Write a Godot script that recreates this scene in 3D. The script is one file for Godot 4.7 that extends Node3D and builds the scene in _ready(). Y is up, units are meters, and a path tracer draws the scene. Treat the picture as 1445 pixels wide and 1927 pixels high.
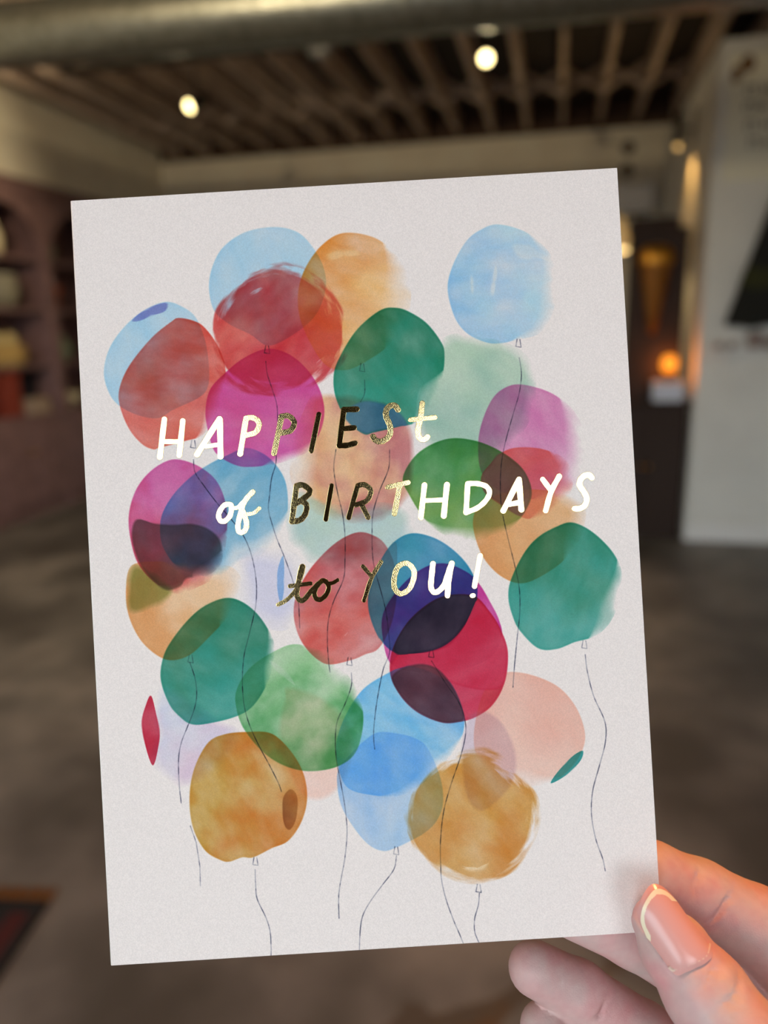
extends Node3D
# A hand holds up a birthday card in a shop with open joists; daylight comes through the shop front behind the camera.


var taken := {}
var mats := {}
var fine := FastNoiseLite.new()


func _ready() -> void:
	# ---- camera: a phone's main lens held at 1.5 m, focused on the card
	var cam := Camera3D.new()
	cam.name = "camera"
	add_child(cam)
	cam.transform = CAMERA_AT
	cam.near = 0.02
	cam.far = 60.0
	var lens := CameraAttributesPhysical.new()
	lens.frustum_focal_length = 12.0 / (963.5 / 1400.0)
	lens.exposure_aperture = lens.frustum_focal_length / 3.7      # an opening 3.7 mm across
	lens.frustum_focus_distance = 0.1727
	lens.frustum_near = 0.02
	lens.frustum_far = 60.0
	cam.attributes = lens
	cam.fov = rad_to_deg(2.0 * atan(963.5 / 1400.0))
	cam.current = true
	# ---- sky: bright overcast outside the shop front
	var env := Environment.new()
	env.background_mode = Environment.BG_SKY
	env.sky = Sky.new()
	var air := ProceduralSkyMaterial.new()
	air.sky_top_color = Color(0.915, 0.972, 1.0)
	air.sky_horizon_color = Color(0.94, 0.976, 1.0)
	air.ground_bottom_color = Color(0.46, 0.45, 0.44)
	air.ground_horizon_color = Color(0.62, 0.62, 0.62)
	env.sky.sky_material = air
	env.background_energy_multiplier = SKY
	env.tonemap_mode = Environment.TONE_MAPPER_LINEAR
	env.tonemap_exposure = 1.0
	env.sdfgi_enabled = true
	env.ssao_enabled = true
	env.ssil_enabled = true
	var world := WorldEnvironment.new()
	world.name = "surroundings"
	world.environment = env
	add_child(world)
	build_room()
	build_ceiling()
	build_shelving()
	build_partition_things()
	build_lamps()
	build_hand()
	build_card()

const SKY := 6.6


# ---------------------------------------------------------------- the room
func build_room() -> void:
	var cream := patchy("cream_paint", Color(0.86, 0.83, 0.76), Color(0.88, 0.85, 0.78), Color(0.89, 0.87, 0.80), 0.8, 0.4, 0.02, 3)
	var white := patchy("white_paint", Color(0.83, 0.83, 0.815), Color(0.845, 0.845, 0.83), Color(0.86, 0.86, 0.845), 0.75, 0.4, 0.02, 4)
	var trim := mat("white_gloss_paint", Color(0.88, 0.88, 0.88), 0.45)
	# concrete floor with its own stains
	var floor_ := structure("floor", "stained brown-grey concrete floor")
	var concrete := mat("concrete", Color.WHITE, 0.55)
	concrete.albedo_texture = paint_floor()
	concrete.texture_repeat = false
	var s := st()
	var lo := Vector3(-4.8, -0.12, -8.2)
	var hi := Vector3(3.65, 0.0, 2.8)
	s.set_normal(Vector3.UP)
	for v: Vector2 in [Vector2(0, 0), Vector2(1, 0), Vector2(1, 1), Vector2(0, 0), Vector2(1, 1), Vector2(0, 1)]:
		s.set_uv(v)
		s.add_vertex(Vector3(lerpf(lo.x, hi.x, v.x), 0, lerpf(lo.z, hi.z, v.y)))
	put_mesh(s.commit(), "concrete_surface", concrete, floor_)
	block("slab", mat("concrete_edge", Color(0.4, 0.38, 0.36), 0.8), floor_, lo, hi - Vector3(0, 0.002, 0), 0.0)
	# walls
	var left := structure("wall_left", "cream painted wall over the arched shelving")
	block("plaster", cream, left, Vector3(-4.8, 0, -3.84), Vector3(-4.3, 3.72, 2.8), 0.002)
	block("plaster", cream, left, Vector3(-4.8, 2.745, -6.93), Vector3(-4.3, 3.72, -3.84), 0.002)
	block("plaster", cream, left, Vector3(-4.8, 0, -8.0), Vector3(-4.3, 3.72, -6.93), 0.002)
	block("plaster", cream, left, Vector3(-4.84, 0, -6.93), Vector3(-4.74, 2.745, -3.84), 0.002)
	var rear := structure("wall_back", "cream painted back wall under dark joists")
	block("plaster", cream, rear, Vector3(-4.8, 0, -8.2), Vector3(3.65, 3.3, -8.0), 0.002)
	block("header_beam", mats.get("dark_timber") if mats.has("dark_timber") else wood("dark_timber", Color(0.20, 0.13, 0.09), Color(0.26, 0.17, 0.11), Color(0.32, 0.22, 0.15), 31), rear, Vector3(-4.8, 3.3, -8.2), Vector3(3.65, 3.72, -8.0), 0.004)
	var right := structure("wall_right", "cream painted side wall")
	block("plaster", cream, right, Vector3(3.5, 0, -8.2), Vector3(3.65, 3.72, 2.8), 0.002)
	var charcoal := mat("charcoal_paint", Color(0.17, 0.16, 0.15), 0.6)
	var front := structure("wall_front", "shop front wall around the display windows")
	for w: Array in [[-4.8, 0.0, -3.6, 3.72], [0.15, 0.45, 0.72, 2.74], [2.3, 0.0, 3.65, 3.72], [-3.6, 0.0, 2.3, 0.45], [-3.6, 2.74, 2.3, 3.72]]:
		block("pier" if w[0] == 0.15 else "plaster", charcoal if w[0] == 0.15 else cream, front, Vector3(w[0], w[1], 2.6), Vector3(w[2], w[3], 2.8), 0.002)
	var glass := mat("window_glass", Color(1, 1, 1, 0.04), 0.0)
	glass.transparency = BaseMaterial3D.TRANSPARENCY_ALPHA
	var steel := mat("black_window_steel", Color(0.10, 0.10, 0.10), 0.5)
	var n := 1
	for w: Array in [[-3.6, 0.15], [0.72, 2.3]]:
		var win := structure("window_%d" % n, "tall shop window with black steel frame")
		n += 1
		for e: Array in [[w[0], 0.45, w[0] + 0.05, 2.74], [w[1] - 0.05, 0.45, w[1], 2.74], [w[0] + 0.05, 0.45, w[1] - 0.05, 0.50], [w[0] + 0.05, 2.69, w[1] - 0.05, 2.74]]:
			block("frame", steel, win, Vector3(e[0], e[1], 2.66), Vector3(e[2], e[3], 2.72))
		block("pane", glass, win, Vector3(w[0] + 0.05, 0.50, 2.685), Vector3(w[1] - 0.05, 2.69, 2.691), 0.0)
	# the white partition and the passage behind it
	var part := structure("wall_partition", "white partition wall beside the dark cabinet")
	block("plaster", white, part, Vector3(0.9, 0, -5.58), Vector3(3.5, 3.17, -5.43), 0.003)
	var pas := structure("wall_passage", "white passage wall lit by a warm sconce")
	block("plaster", white, pas, Vector3(0.9, 0, -8.0), Vector3(1.02, 3.17, -5.58), 0.003)
	var bb := structure("baseboard_partition", "white baseboard along the partition")
	block("board", trim, bb, Vector3(0.9, 0, -5.43), Vector3(3.5, 0.125, -5.412), 0.004)
	# rug by the shelves, dark field, red border, ochre fringe
	var rug := thing("rug", "black woven rug with dark red border stripe and ochre fringe on concrete", "rug", Vector3(-1.30, 0, -1.46), deg_to_rad(9.0))
	block("field", patchy("black_wool", Color(0.05, 0.045, 0.055), Color(0.07, 0.06, 0.07), Color(0.10, 0.07, 0.08), 0.95, 6.0, 0.05, 6), rug, Vector3(-1.2, 0.0, 0.0), Vector3(0.0, 0.012, 1.9))
	block("border", patchy("dark_red_wool", Color(0.20, 0.02, 0.03), Color(0.25, 0.03, 0.04), Color(0.30, 0.05, 0.05), 0.95, 6.0, 0.05, 7), rug, Vector3(-0.085, 0.004, 0.05), Vector3(-0.03, 0.0135, 1.85))
	var wool := mat("ochre_fringe", Color(0.50, 0.32, 0.12), 0.95)
	var fr := st()
	for k in 120:
		var x := -1.195 + k * 0.01
		tube(fr, [Vector3(x, 0.008, 0.004), Vector3(x + 0.003 * sin(k * 2.1), 0.006, -0.025), Vector3(x + 0.006 * sin(k * 1.3), 0.003, -0.05)], [0.0035, 0.003, 0.002], 5)
	tag(put(fr, "fringe", wool, rug), "", "", "", "stuff")

func wood(called: String, a: Color, b: Color, c: Color, seed_: int) -> StandardMaterial3D:
	return patchy(called, a, b, c, 0.75, 1.6, 0.02, seed_, Vector3(6.0, 6.0, 0.35))

func paint_floor() -> ImageTexture:
	var w := 845
	var h := 1100
	var img := Image.create(w, h, false, Image.FORMAT_RGB8)
	var n := FastNoiseLite.new()
	n.seed = 9
	n.frequency = 0.012
	n.fractal_octaves = 5
	var m := FastNoiseLite.new()
	m.seed = 19
	m.frequency = 0.035
	m.fractal_octaves = 4
	var base := Color(0.41, 0.395, 0.385)
	var dark := Color(0.295, 0.28, 0.27)
	var pale := Color(0.51, 0.485, 0.47)
	var rust := Color(0.38, 0.25, 0.14)
	for y in h:
		var z := -8.2 + y * 0.01
		for x in w:
			var wx := -4.8 + x * 0.01
			var a := n.get_noise_2d(x, y)
			var c := base.lerp(dark, clampf(a * 2.4, 0.0, 1.0)).lerp(pale, clampf(-a * 2.2, 0.0, 1.0))
			var b := m.get_noise_2d(x, y)
			c = c.lerp(dark, clampf(b * 0.8, 0.0, 0.4))
			# a rusty streak with its own ragged outline
			var t := absf((z + 1.37) + 0.55 * (wx + 0.12) + 0.09 * a + b * 0.10)
			if t < 0.035 and absf(wx + 0.15) < 0.30 + b * 0.2: c = rust.lerp(dark, clampf(0.4 + b * 1.5, 0.0, 0.8))
			img.set_pixel(x, y, c)
	return ImageTexture.create_from_image(img)

# ---------------------------------------------------------------- ceiling: deck, joists, bridging, duct
func build_ceiling() -> void:
	var ceil_ := structure("ceiling", "dark timber deck on open wooden joists")
	block("deck", wood("dark_deck", Color(0.10, 0.065, 0.05), Color(0.13, 0.09, 0.07), Color(0.17, 0.12, 0.09), 41), ceil_, Vector3(-4.8, 3.56, -8.2), Vector3(3.65, 3.74, 2.8), 0.0)
	var timbers := [
		wood("joist_timber", Color(0.62, 0.54, 0.48), Color(0.70, 0.62, 0.56), Color(0.77, 0.69, 0.62), 51),
		wood("joist_timber_pale", Color(0.70, 0.62, 0.56), Color(0.78, 0.70, 0.64), Color(0.84, 0.77, 0.71), 52)]
	var s := st()
	box(s, Vector3(-0.022, -0.125, -5.3), Vector3(0.022, 0.085, 5.3), 0.004)
	s.generate_normals()
	var joist := s.commit()
	for k in range(-12, 11):
		put_mesh(joist, "joist", timbers[posmod(k * 7, 5) % 2], ceil_, Vector3(-0.045 + 0.335 * k, 3.475, -2.7))
	var br := st()
	box(br, Vector3(-0.165, -0.022, -0.011), Vector3(0.165, 0.022, 0.011), 0.003)
	br.generate_normals()
	var bridge := br.commit()
	for k in range(-12, 10):
		for d: int in [-1, 1]:
			put_mesh(bridge, "bridging", timbers[posmod(k, 2)], ceil_, Vector3(0.1225 + 0.335 * k, 3.452, -6.98 + 0.013 * d), Vector3(0, 0, d * 0.50))
	# round galvanised duct crossing under the joists
	var galv := patchy("galvanised_steel", Color(0.50, 0.51, 0.48), Color(0.56, 0.57, 0.54), Color(0.62, 0.63, 0.60), 0.38, 2.0, 0.03, 61)
	galv.metallic = 0.85
	var duct := thing("ceiling_duct", "large round galvanised steel air duct hanging under the joists", "duct", Vector3(-1.0, 2.862, -3.5))
	var run := Vector3(1, -0.024, 0).normalized()
	var cuts := [-3.3, -1.86, 0.35, 2.1, 4.5]
	for i in cuts.size() - 1:
		var a: Vector3 = run * float(cuts[i])
		var b: Vector3 = run * float(cuts[i + 1])
		var t := st()
		tube(t, [a, b], [0.140, 0.140], 40, false)
		put(t, "pipe", galv, duct)
		var c := st()
		tube(c, [b - run * 0.03, b - run * 0.02, b - run * 0.006, b + run * 0.006, b + run * 0.02, b + run * 0.03], [0.1405, 0.1425, 0.147, 0.147, 0.1425, 0.1405], 40, false)
		put(c, "coupling", galv, duct)
	for x: float in [-2.6, 0.9, 3.4]:
		var p := run * x
		var h := st()
		tube(h, [p + Vector3(0, 0.135, 0), p + Vector3(0, 0.49, 0)], [0.004, 0.004], 8)
		put(h, "hanger", galv, duct)

# ---------------------------------------------------------------- arched shelving on the left wall
func build_shelving() -> void:
	var mauve := patchy("mauve_paint", Color(0.45, 0.345, 0.345), Color(0.48, 0.37, 0.37), Color(0.51, 0.395, 0.395), 0.65, 1.0, 0.02, 71)
	var brass := mat("brass_knob", Color(0.75, 0.58, 0.30), 0.35, 1.0)
	var X := -4.3
	var D := 0.42
	var unit := thing("arched_shelving", "mauve painted built-in shelving with arched bays along the cream wall", "shelving", Vector3(X, 0, -5.385))
	var z0 := [-3.96, -4.95, -5.94]        # near side of each bay
	var W := 0.87
	var spring := 2.11
	var top := 2.745
	var o := Vector3(-X, 0, 5.385)
	block("back_panel", mauve, unit, o + Vector3(X - D - 0.015, 0, -6.93), o + Vector3(X - D, top, -3.84))
	block("cornice", mauve, unit, o + Vector3(X - 0.02, top - 0.03, -6.93), o + Vector3(X + 0.015, top, -3.84))
	for z: float in [-3.84, -4.83, -5.82, -6.81]:
		block("upright", mauve, unit, o + Vector3(X - D, 0, z - 0.12), o + Vector3(X, top - 0.03, z))
	for b in 3:
		var zn: float = z0[b]
		var zf: float = zn - W
		var zc := (zn + zf) / 2.0
		# spandrel round the arch
		var s := st()
		s.set_smooth_group(-1)
		for k in 24:
			var a0 := PI * k / 24.0
			var a1 := PI * (k + 1) / 24.0
			var p := [Vector2(zc + cos(a0) * W / 2.0, spring + sin(a0) * W / 2.0), Vector2(zc + cos(a1) * W / 2.0, spring + sin(a1) * W / 2.0)]
			var f := []
			for q: Vector2 in p:
				f.append(o + Vector3(X, q.y, q.x)); f.append(o + Vector3(X, top - 0.03, q.x)); f.append(o + Vector3(X - 0.05, q.y, q.x)); f.append(o + Vector3(X - 0.05, top - 0.03, q.x))
			quad(s, f[0], f[1], f[5], f[4])
			quad(s, f[2], f[6], f[7], f[3])
			quad(s, f[0], f[4], f[6], f[2])
		put(s, "arch", mauve, unit)
		for y: float in [2.135, 1.725, 1.27, 0.86]:
			block("shelf", mauve, unit, o + Vector3(X - D, y - 0.03, zf), o + Vector3(X - 0.012, y, zn))
		block("toe_kick", mauve, unit, o + Vector3(X - 0.06, 0, zf), o + Vector3(X - 0.03, 0.09, zn))
		for d in 2:
			var a := zf + d * W / 2.0
			var door := block("door", mauve, unit, o + Vector3(X - 0.02, 0.10, a + 0.004), o + Vector3(X, 0.825, a + W / 2.0 - 0.004))
			var panel := st()
			box(panel, o + Vector3(X, 0.17, a + 0.07), o + Vector3(X + 0.008, 0.755, a + W / 2.0 - 0.07), 0.006)
			put(panel, "raised_panel", mauve, door)
			var kn := st()
			lathe(kn, [Vector2(0.0, 0.024), Vector2(0.012, 0.020), Vector2(0.014, 0.012), Vector2(0.006, 0.006), Vector2(0.006, 0.0)], Vector3.ZERO, 12)
			put(kn, "knob", brass, door, o + Vector3(X, 0.55, a + (W / 2.0 - 0.03 if d == 0 else 0.03)), Vector3(0, 0, -PI / 2))
	# things on the shelves
	var cream := mat("cream_glaze", Color(0.84, 0.79, 0.66), 0.35)
	var grey := patchy("grey_stoneware", Color(0.45, 0.44, 0.38), Color(0.52, 0.50, 0.44), Color(0.58, 0.56, 0.48), 0.6, 8.0, 0.04, 81)
	var sage := mat("sage_glaze", Color(0.50, 0.56, 0.46), 0.35)
	var terra := patchy("terracotta", Color(0.60, 0.28, 0.16), Color(0.66, 0.32, 0.19), Color(0.70, 0.37, 0.24), 0.8, 8.0, 0.04, 82)
	var straw := patchy("straw", Color(0.62, 0.50, 0.28), Color(0.72, 0.60, 0.36), Color(0.80, 0.69, 0.45), 0.9, 20.0, 0.06, 83)
	var red := mat("red_card", Color(0.50, 0.18, 0.12), 0.6)
	var navy := mat("navy_card", Color(0.07, 0.07, 0.13), 0.6)
	var linen := patchy("linen", Color(0.60, 0.52, 0.45), Color(0.66, 0.58, 0.51), Color(0.72, 0.64, 0.57), 0.9, 12.0, 0.05, 84)
	var X2 := X - 0.16
	pot("vase", "tall cream glazed vase under the shelf arch", "vase", Vector3(X2, 2.135, -5.44), cream, [Vector2(0.0, 0.0), Vector2(0.055, 0.0), Vector2(0.075, 0.06), Vector2(0.08, 0.14), Vector2(0.06, 0.22), Vector2(0.04, 0.26), Vector2(0.045, 0.29), Vector2(0.036, 0.29), Vector2(0.03, 0.26), Vector2(0.0, 0.24)])
	pot("planter", "wide grey stoneware planter on the second shelf", "planter", Vector3(X2, 1.725, -5.42), grey, [Vector2(0.0, 0.0), Vector2(0.10, 0.0), Vector2(0.15, 0.06), Vector2(0.165, 0.16), Vector2(0.15, 0.25), Vector2(0.155, 0.27), Vector2(0.14, 0.27), Vector2(0.135, 0.25), Vector2(0.0, 0.22)])
	basket(Vector3(X2, 1.27, -5.40), straw)
	var bx := thing("gift_box", "tall red box beside a navy box on the lowest shelf", "box", Vector3(X2, 0.86, -5.28))
	block("body", red, bx, Vector3(-0.12, 0, -0.11), Vector3(0.12, 0.30, 0.11))
	block("lid", red, bx, Vector3(-0.125, 0.30, -0.115), Vector3(0.125, 0.36, 0.115))
	var nb := thing("storage_box", "navy box behind folded linen on the lowest shelf", "box", Vector3(X2 - 0.07, 0.86, -5.60))
	block("body", navy, nb, Vector3(-0.13, 0, -0.17), Vector3(0.05, 0.31, 0.17))
	block("lid", navy, nb, Vector3(-0.135, 0.31, -0.175), Vector3(0.055, 0.345, 0.175))
	for k in 3:
		var fl := thing("folded_cloth", ["bottom folded beige linen cloth before the navy box", "middle folded beige linen cloth before the navy box", "top folded beige linen cloth before the navy box"][k], "cloth", Vector3(X2 + 0.09, 0.86 + k * 0.042, -5.58), 0.05 * (k - 1), "folded linen on the lowest shelf")
		var cs := st()
		box(cs, Vector3(-0.06, 0.0, -0.13), Vector3(0.06, 0.020, 0.13), 0.009)
		put(cs, "layer", linen, fl)
		cs = st()
		box(cs, Vector3(-0.058, 0.020, -0.128), Vector3(0.06, 0.041, 0.128), 0.009)
		put(cs, "layer", linen, fl)
	pot("vase", "slim sage green vase in the bay past the upright", "vase", Vector3(X2, 2.135, -6.10), sage, [Vector2(0.0, 0.0), Vector2(0.05, 0.0), Vector2(0.07, 0.08), Vector2(0.055, 0.18), Vector2(0.03, 0.23), Vector2(0.04, 0.26), Vector2(0.03, 0.26), Vector2(0.02, 0.23), Vector2(0.0, 0.2)])
	pot("flower_pot", "terracotta pot in the bay past the upright", "pot", Vector3(X2, 1.725, -6.08), terra, [Vector2(0.0, 0.0), Vector2(0.06, 0.0), Vector2(0.085, 0.15), Vector2(0.098, 0.15), Vector2(0.102, 0.20), Vector2(0.09, 0.20), Vector2(0.08, 0.17), Vector2(0.0, 0.16)])
	pot("jar", "squat sage green jar on the third shelf past the upright", "jar", Vector3(X2, 1.27, -6.12), sage, [Vector2(0.0, 0.0), Vector2(0.07, 0.0), Vector2(0.10, 0.08), Vector2(0.09, 0.17), Vector2(0.06, 0.20), Vector2(0.065, 0.22), Vector2(0.02, 0.24), Vector2(0.02, 0.27), Vector2(0.0, 0.275)])
	pot("bowl", "cream glazed bowl on the lowest shelf past the upright", "bowl", Vector3(X2, 0.86, -6.15), cream, [Vector2(0.0, 0.0), Vector2(0.05, 0.0), Vector2(0.11, 0.06), Vector2(0.13, 0.13), Vector2(0.122, 0.13), Vector2(0.10, 0.07), Vector2(0.0, 0.02)])

func pot(called: String, label: String, cat: String, at: Vector3, m: Material, prof: Array) -> void:
	var s := st()
	lathe(s, prof, Vector3.ZERO, 28)
	s.generate_normals()
	var o := MeshInstance3D.new()
	o.mesh = s.commit()
	o.name = numbered(called)
	o.material_override = m
	add_child(o)
	o.position = at
	tag(o, label, cat)

func basket(at: Vector3, m: Material) -> void:
	var b := thing("basket", "round straw basket of pale yarn on the third shelf", "basket", at)
	for k in 9:
		var s := st()
		var pts := []
		var rad := []
		for q in 25:
			var a := TAU * q / 24.0
			var r := 0.13 + 0.025 * sin(PI * k / 9.0)
			pts.append(Vector3(cos(a) * r, 0.012 + k * 0.018, sin(a) * r * 1.15))
			rad.append(0.0115)
		tube(s, pts, rad, 6, false)
		put(s, "coil", m, b)
	var base := st()
	lathe(base, [Vector2(0.0, 0.012), Vector2(0.132, 0.012), Vector2(0.132, 0.0), Vector2(0.0, 0.0)], Vector3.ZERO, 24, Vector3(1, 1, 1.15))
	put(base, "bottom", m, b)
	var yarn := patchy("pale_yarn", Color(0.74, 0.66, 0.46), Color(0.80, 0.72, 0.52), Color(0.84, 0.77, 0.58), 0.95, 20.0, 0.06, 85)
	for p: Vector3 in [Vector3(0.0, 0.20, -0.078), Vector3(0.0, 0.20, 0.078)]:
		var y := thing("yarn_ball", "ball of pale cream yarn lying in the straw basket", "yarn", at + p, 0.0, "yarn balls in the basket")
		var s := st()
		for k in 14:
			var pts := []
			var rad := []
			var tilt := Basis(Vector3(sin(k * 1.9), cos(k * 2.3), sin(k * 0.7)).normalized(), k * 0.9)
			for q in 17:
				var a := TAU * q / 16.0
				pts.append(tilt * Vector3(cos(a), 0.28 * sin(k), sin(a)).normalized() * 0.062)
				rad.append(0.008)
			tube(s, pts, rad, 5, false)
		put(s, "strands", yarn, y)
		var core := st()
		lathe(core, sphere_profile(0.062), Vector3.ZERO, 16)
		put(core, "core", yarn, y)

func sphere_profile(r: float, n := 10) -> Array:
	var o := []
	for k in n + 1: o.append(Vector2(maxf(0.0, sin(PI * k / n)) * r, -cos(PI * k / n) * r))
	return o

# ---------------------------------------------------------------- things round the white partition
func build_partition_things() -> void:
	var walnut := wood("dark_walnut", Color(0.13, 0.075, 0.05), Color(0.17, 0.10, 0.07), Color(0.21, 0.13, 0.09), 91)
	var gold := mat("antique_gold", Color(0.72, 0.50, 0.18), 0.38, 0.9)
	# dresser: deep lower cupboard, tall hutch set back
	var cab := thing("dark_cabinet", "tall dark wooden cabinet with deep base standing beside the white partition", "cabinet", Vector3(0.64, 0, -5.55))
	block("base", walnut, cab, Vector3(-0.30, 0, -0.25), Vector3(0.235, 0.94, 0.08), 0.006)
	block("worktop", walnut, cab, Vector3(-0.32, 0.94, -0.25), Vector3(0.25, 0.975, 0.112), 0.008)
	for d in 2:
		var x := -0.29 + d * 0.262
		var door := block("door", walnut, cab, Vector3(x, 0.08, 0.08), Vector3(x + 0.256, 0.90, 0.098), 0.004)
		var p := st()
		box(p, Vector3(x + 0.045, 0.14, 0.098), Vector3(x + 0.211, 0.84, 0.106), 0.006)
		put(p, "raised_panel", walnut, door)
		var kn := st()
		lathe(kn, [Vector2(0.0, 0.024), Vector2(0.012, 0.020), Vector2(0.014, 0.012), Vector2(0.006, 0.006), Vector2(0.006, 0.0)], Vector3.ZERO, 12)
		put(kn, "knob", gold, door, Vector3(x + (0.236 if d == 0 else 0.02), 0.52, 0.098), Vector3(PI / 2, 0, 0))
	block("hutch", walnut, cab, Vector3(-0.19, 0.975, -0.25), Vector3(0.165, 2.10, -0.02), 0.006)
	block("cornice", walnut, cab, Vector3(-0.20, 2.10, -0.25), Vector3(0.11, 2.185, 0.0), 0.012)
	block("side_pilaster", walnut, cab, Vector3(0.11, 0.975, -0.24), Vector3(0.175, 2.12, -0.005), 0.008)
	# gold cone ornament on the hutch
	var cone := thing("cone_ornament", "antique gold cone ornament hanging point down on the dark cabinet", "ornament", Vector3(0.605, 1.43, -5.505))
	var cs := st()
	lathe(cs, [Vector2(0.0, 0.0), Vector2(0.022, 0.01), Vector2(0.05, 0.16), Vector2(0.085, 0.36), Vector2(0.105, 0.46), Vector2(0.108, 0.475), Vector2(0.10, 0.485)], Vector3.ZERO, 28, Vector3(1, 1, 0.55))
	put(cs, "cone", mat("dull_gold", Color(0.50, 0.31, 0.08), 0.5, 0.6), cone)
	cs = st()
	lathe(cs, [Vector2(0.112, 0.455), Vector2(0.118, 0.48), Vector2(0.108, 0.53), Vector2(0.075, 0.57), Vector2(0.0, 0.585)], Vector3.ZERO, 28, Vector3(1, 1, 0.55))
	put(cs, "rounded_top", gold, cone)
	# glowing amber lamp on a pale box on the worktop
	var pale := thing("pale_box", "pale blue-white box under the amber lamp on the dark cabinet", "box", Vector3(0.735, 0.975, -5.499))
	var pb := mat("pale_card", Color(0.78, 0.80, 0.86), 0.6)
	block("body", pb, pale, Vector3(-0.10, 0, -0.05), Vector3(0.10, 0.10, 0.055))
	block("lid", pb, pale, Vector3(-0.104, 0.10, -0.054), Vector3(0.104, 0.135, 0.059))
	var lamp := thing("amber_lamp", "small glowing amber table lamp standing on the pale box", "lamp", Vector3(0.735, 1.11, -5.497))
	var ls := st()
	lathe(ls, [Vector2(0.0, 0.0), Vector2(0.045, 0.0), Vector2(0.045, 0.012), Vector2(0.02, 0.022), Vector2(0.018, 0.06), Vector2(0.0, 0.06)], Vector3.ZERO, 20)
	put(ls, "base", walnut, lamp)
	var glow := mat("amber_glass_lamp", Color(0.9, 0.5, 0.15), 0.4)
	glow.emission_enabled = true
	glow.emission = Color(1.0, 0.60, 0.17)
	glow.emission_energy_multiplier = 1.4
	ls = st()
	lathe(ls, [Vector2(0.02, 0.06), Vector2(0.042, 0.075), Vector2(0.052, 0.105), Vector2(0.048, 0.145), Vector2(0.03, 0.17), Vector2(0.0, 0.175)], Vector3.ZERO, 24)
	put(ls, "lamp_globe", glow, lamp)
	omni(lamp, Vector3(0, 0.115, 0), Color(1.0, 0.55, 0.18), 0.06, 0.03)
	# board with a bow and lettering on the partition
	var sign_ := thing("wall_sign", "cream sign board with a brown bow and dark lettering on the partition", "sign", Vector3(1.38, 2.72, -5.43))
	block("board", mat("sign_board", Color(0.90, 0.89, 0.82), 0.7), sign_, Vector3(-0.42, -0.36, 0.0), Vector3(0.42, 0.36, 0.014))
	var brown := mat("brown_paint", Color(0.40, 0.26, 0.10), 0.7)
	var bow := st()
	for e: Array in [[-0.385, 0.245, 0.030, 0.050], [-0.325, 0.300, 0.042, 0.050], [-0.358, 0.270, 0.016, 0.016]]:
		lathe(bow, sphere_profile(1.0), Vector3(e[0], e[1], 0.014), 20, Vector3(e[2], e[3], 0.008))
	put(bow, "bow", brown, sign_)
	var ink := mat("dark_grey_ink", Color(0.30, 0.29, 0.26), 0.7)
	for row: Array in [[0.145, -0.32, 7], [0.05, -0.33, 7], [-0.055, -0.30, 5], [-0.155, -0.28, 6]]:
		for k in int(row[2]):
			var g := st()
			var x: float = row[1] + k * 0.085 + 0.006 * sin(k * 3.0 + row[0] * 40.0)
			box(g, Vector3(x, row[0] - 0.02, 0.014), Vector3(x + 0.012, row[0] + 0.035, 0.016), 0.0005)
			box(g, Vector3(x + 0.040, row[0] - 0.02, 0.014), Vector3(x + 0.052, row[0] + 0.035, 0.016), 0.0005)
			box(g, Vector3(x + 0.012, row[0] + (0.0 if k % 2 else 0.023), 0.014), Vector3(x + 0.040, row[0] + (0.012 if k % 2 else 0.035), 0.016), 0.0005)
			put(g, "lettering", ink, sign_)
	# dark garment on a hanger
	var hang := thing("hanging_garment", "black and olive dress on a hanger against the white partition", "garment", Vector3(1.36, 2.36, -5.40))
	var cloth := patchy("black_green_cloth", Color(0.035, 0.045, 0.04), Color(0.055, 0.065, 0.055), Color(0.085, 0.10, 0.07), 0.9, 5.0, 0.03, 95)
	var olive := mat("olive_cloth", Color(0.16, 0.17, 0.03), 0.9)
	var gs := st()
	gs.set_smooth_group(0)
	var rows := 14
	var segs := 48
	var gp := func(i: int, k: int) -> Vector3:
		var t := float(i) / rows
		var a := TAU * k / segs
		var hw := lerpf(0.075, 0.31, t ** 0.85)
		var wob := 1.0 + 0.10 * t * sin(a * 7.0 + 1.0) + 0.05 * t * sin(a * 12.0)
		return Vector3(cos(a) * hw * wob, -0.06 - t * 0.83 + 0.012 * sin(a * 5.0) * t, sin(a) * (0.022 + 0.045 * t) * wob + 0.02)
	for i in rows:
		for k in segs:
			quad(gs, gp.call(i, k), gp.call(i, k + 1), gp.call(i + 1, k + 1), gp.call(i + 1, k))
	put(gs, "dress", cloth, hang)
	var band := st()
	band.set_smooth_group(0)
	for k in segs:
		var q := []
		for v: Array in [[8, k], [8, k + 1], [10, k + 1], [10, k]]:
			var p: Vector3 = gp.call(v[0], v[1])
			q.append(Vector3(p.x * 1.015, p.y, (p.z - 0.02) * 1.05 + 0.02))
		quad(band, q[0], q[1], q[2], q[3])
	put(band, "olive_panel", olive, hang)
	var hk := st()
	var hp := []
	for k in 13: hp.append(Vector3(0.02 * cos(k * 0.36 - 0.8), 0.02 + 0.02 * sin(k * 0.36 - 0.8), 0.02))
	hp.append(Vector3(0, -0.02, 0.02))
	hp.append(Vector3(0, -0.06, 0.02))
	tube(hk, hp, range(hp.size()).map(func(_k): return 0.0022), 8)
	tube(hk, [Vector3(-0.09, -0.075, 0.02), Vector3(0, -0.05, 0.02), Vector3(0.09, -0.075, 0.02)], [0.006, 0.007, 0.006], 8)
	put(hk, "hanger", mat("hanger_wire", Color(0.6, 0.6, 0.6), 0.3, 1.0), hang)
	# narrow ledge with small trinkets
	var ledge := thing("wall_ledge", "narrow white ledge on the partition under the hanging dress", "shelf", Vector3(0.96, 1.325, -5.43))
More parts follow.
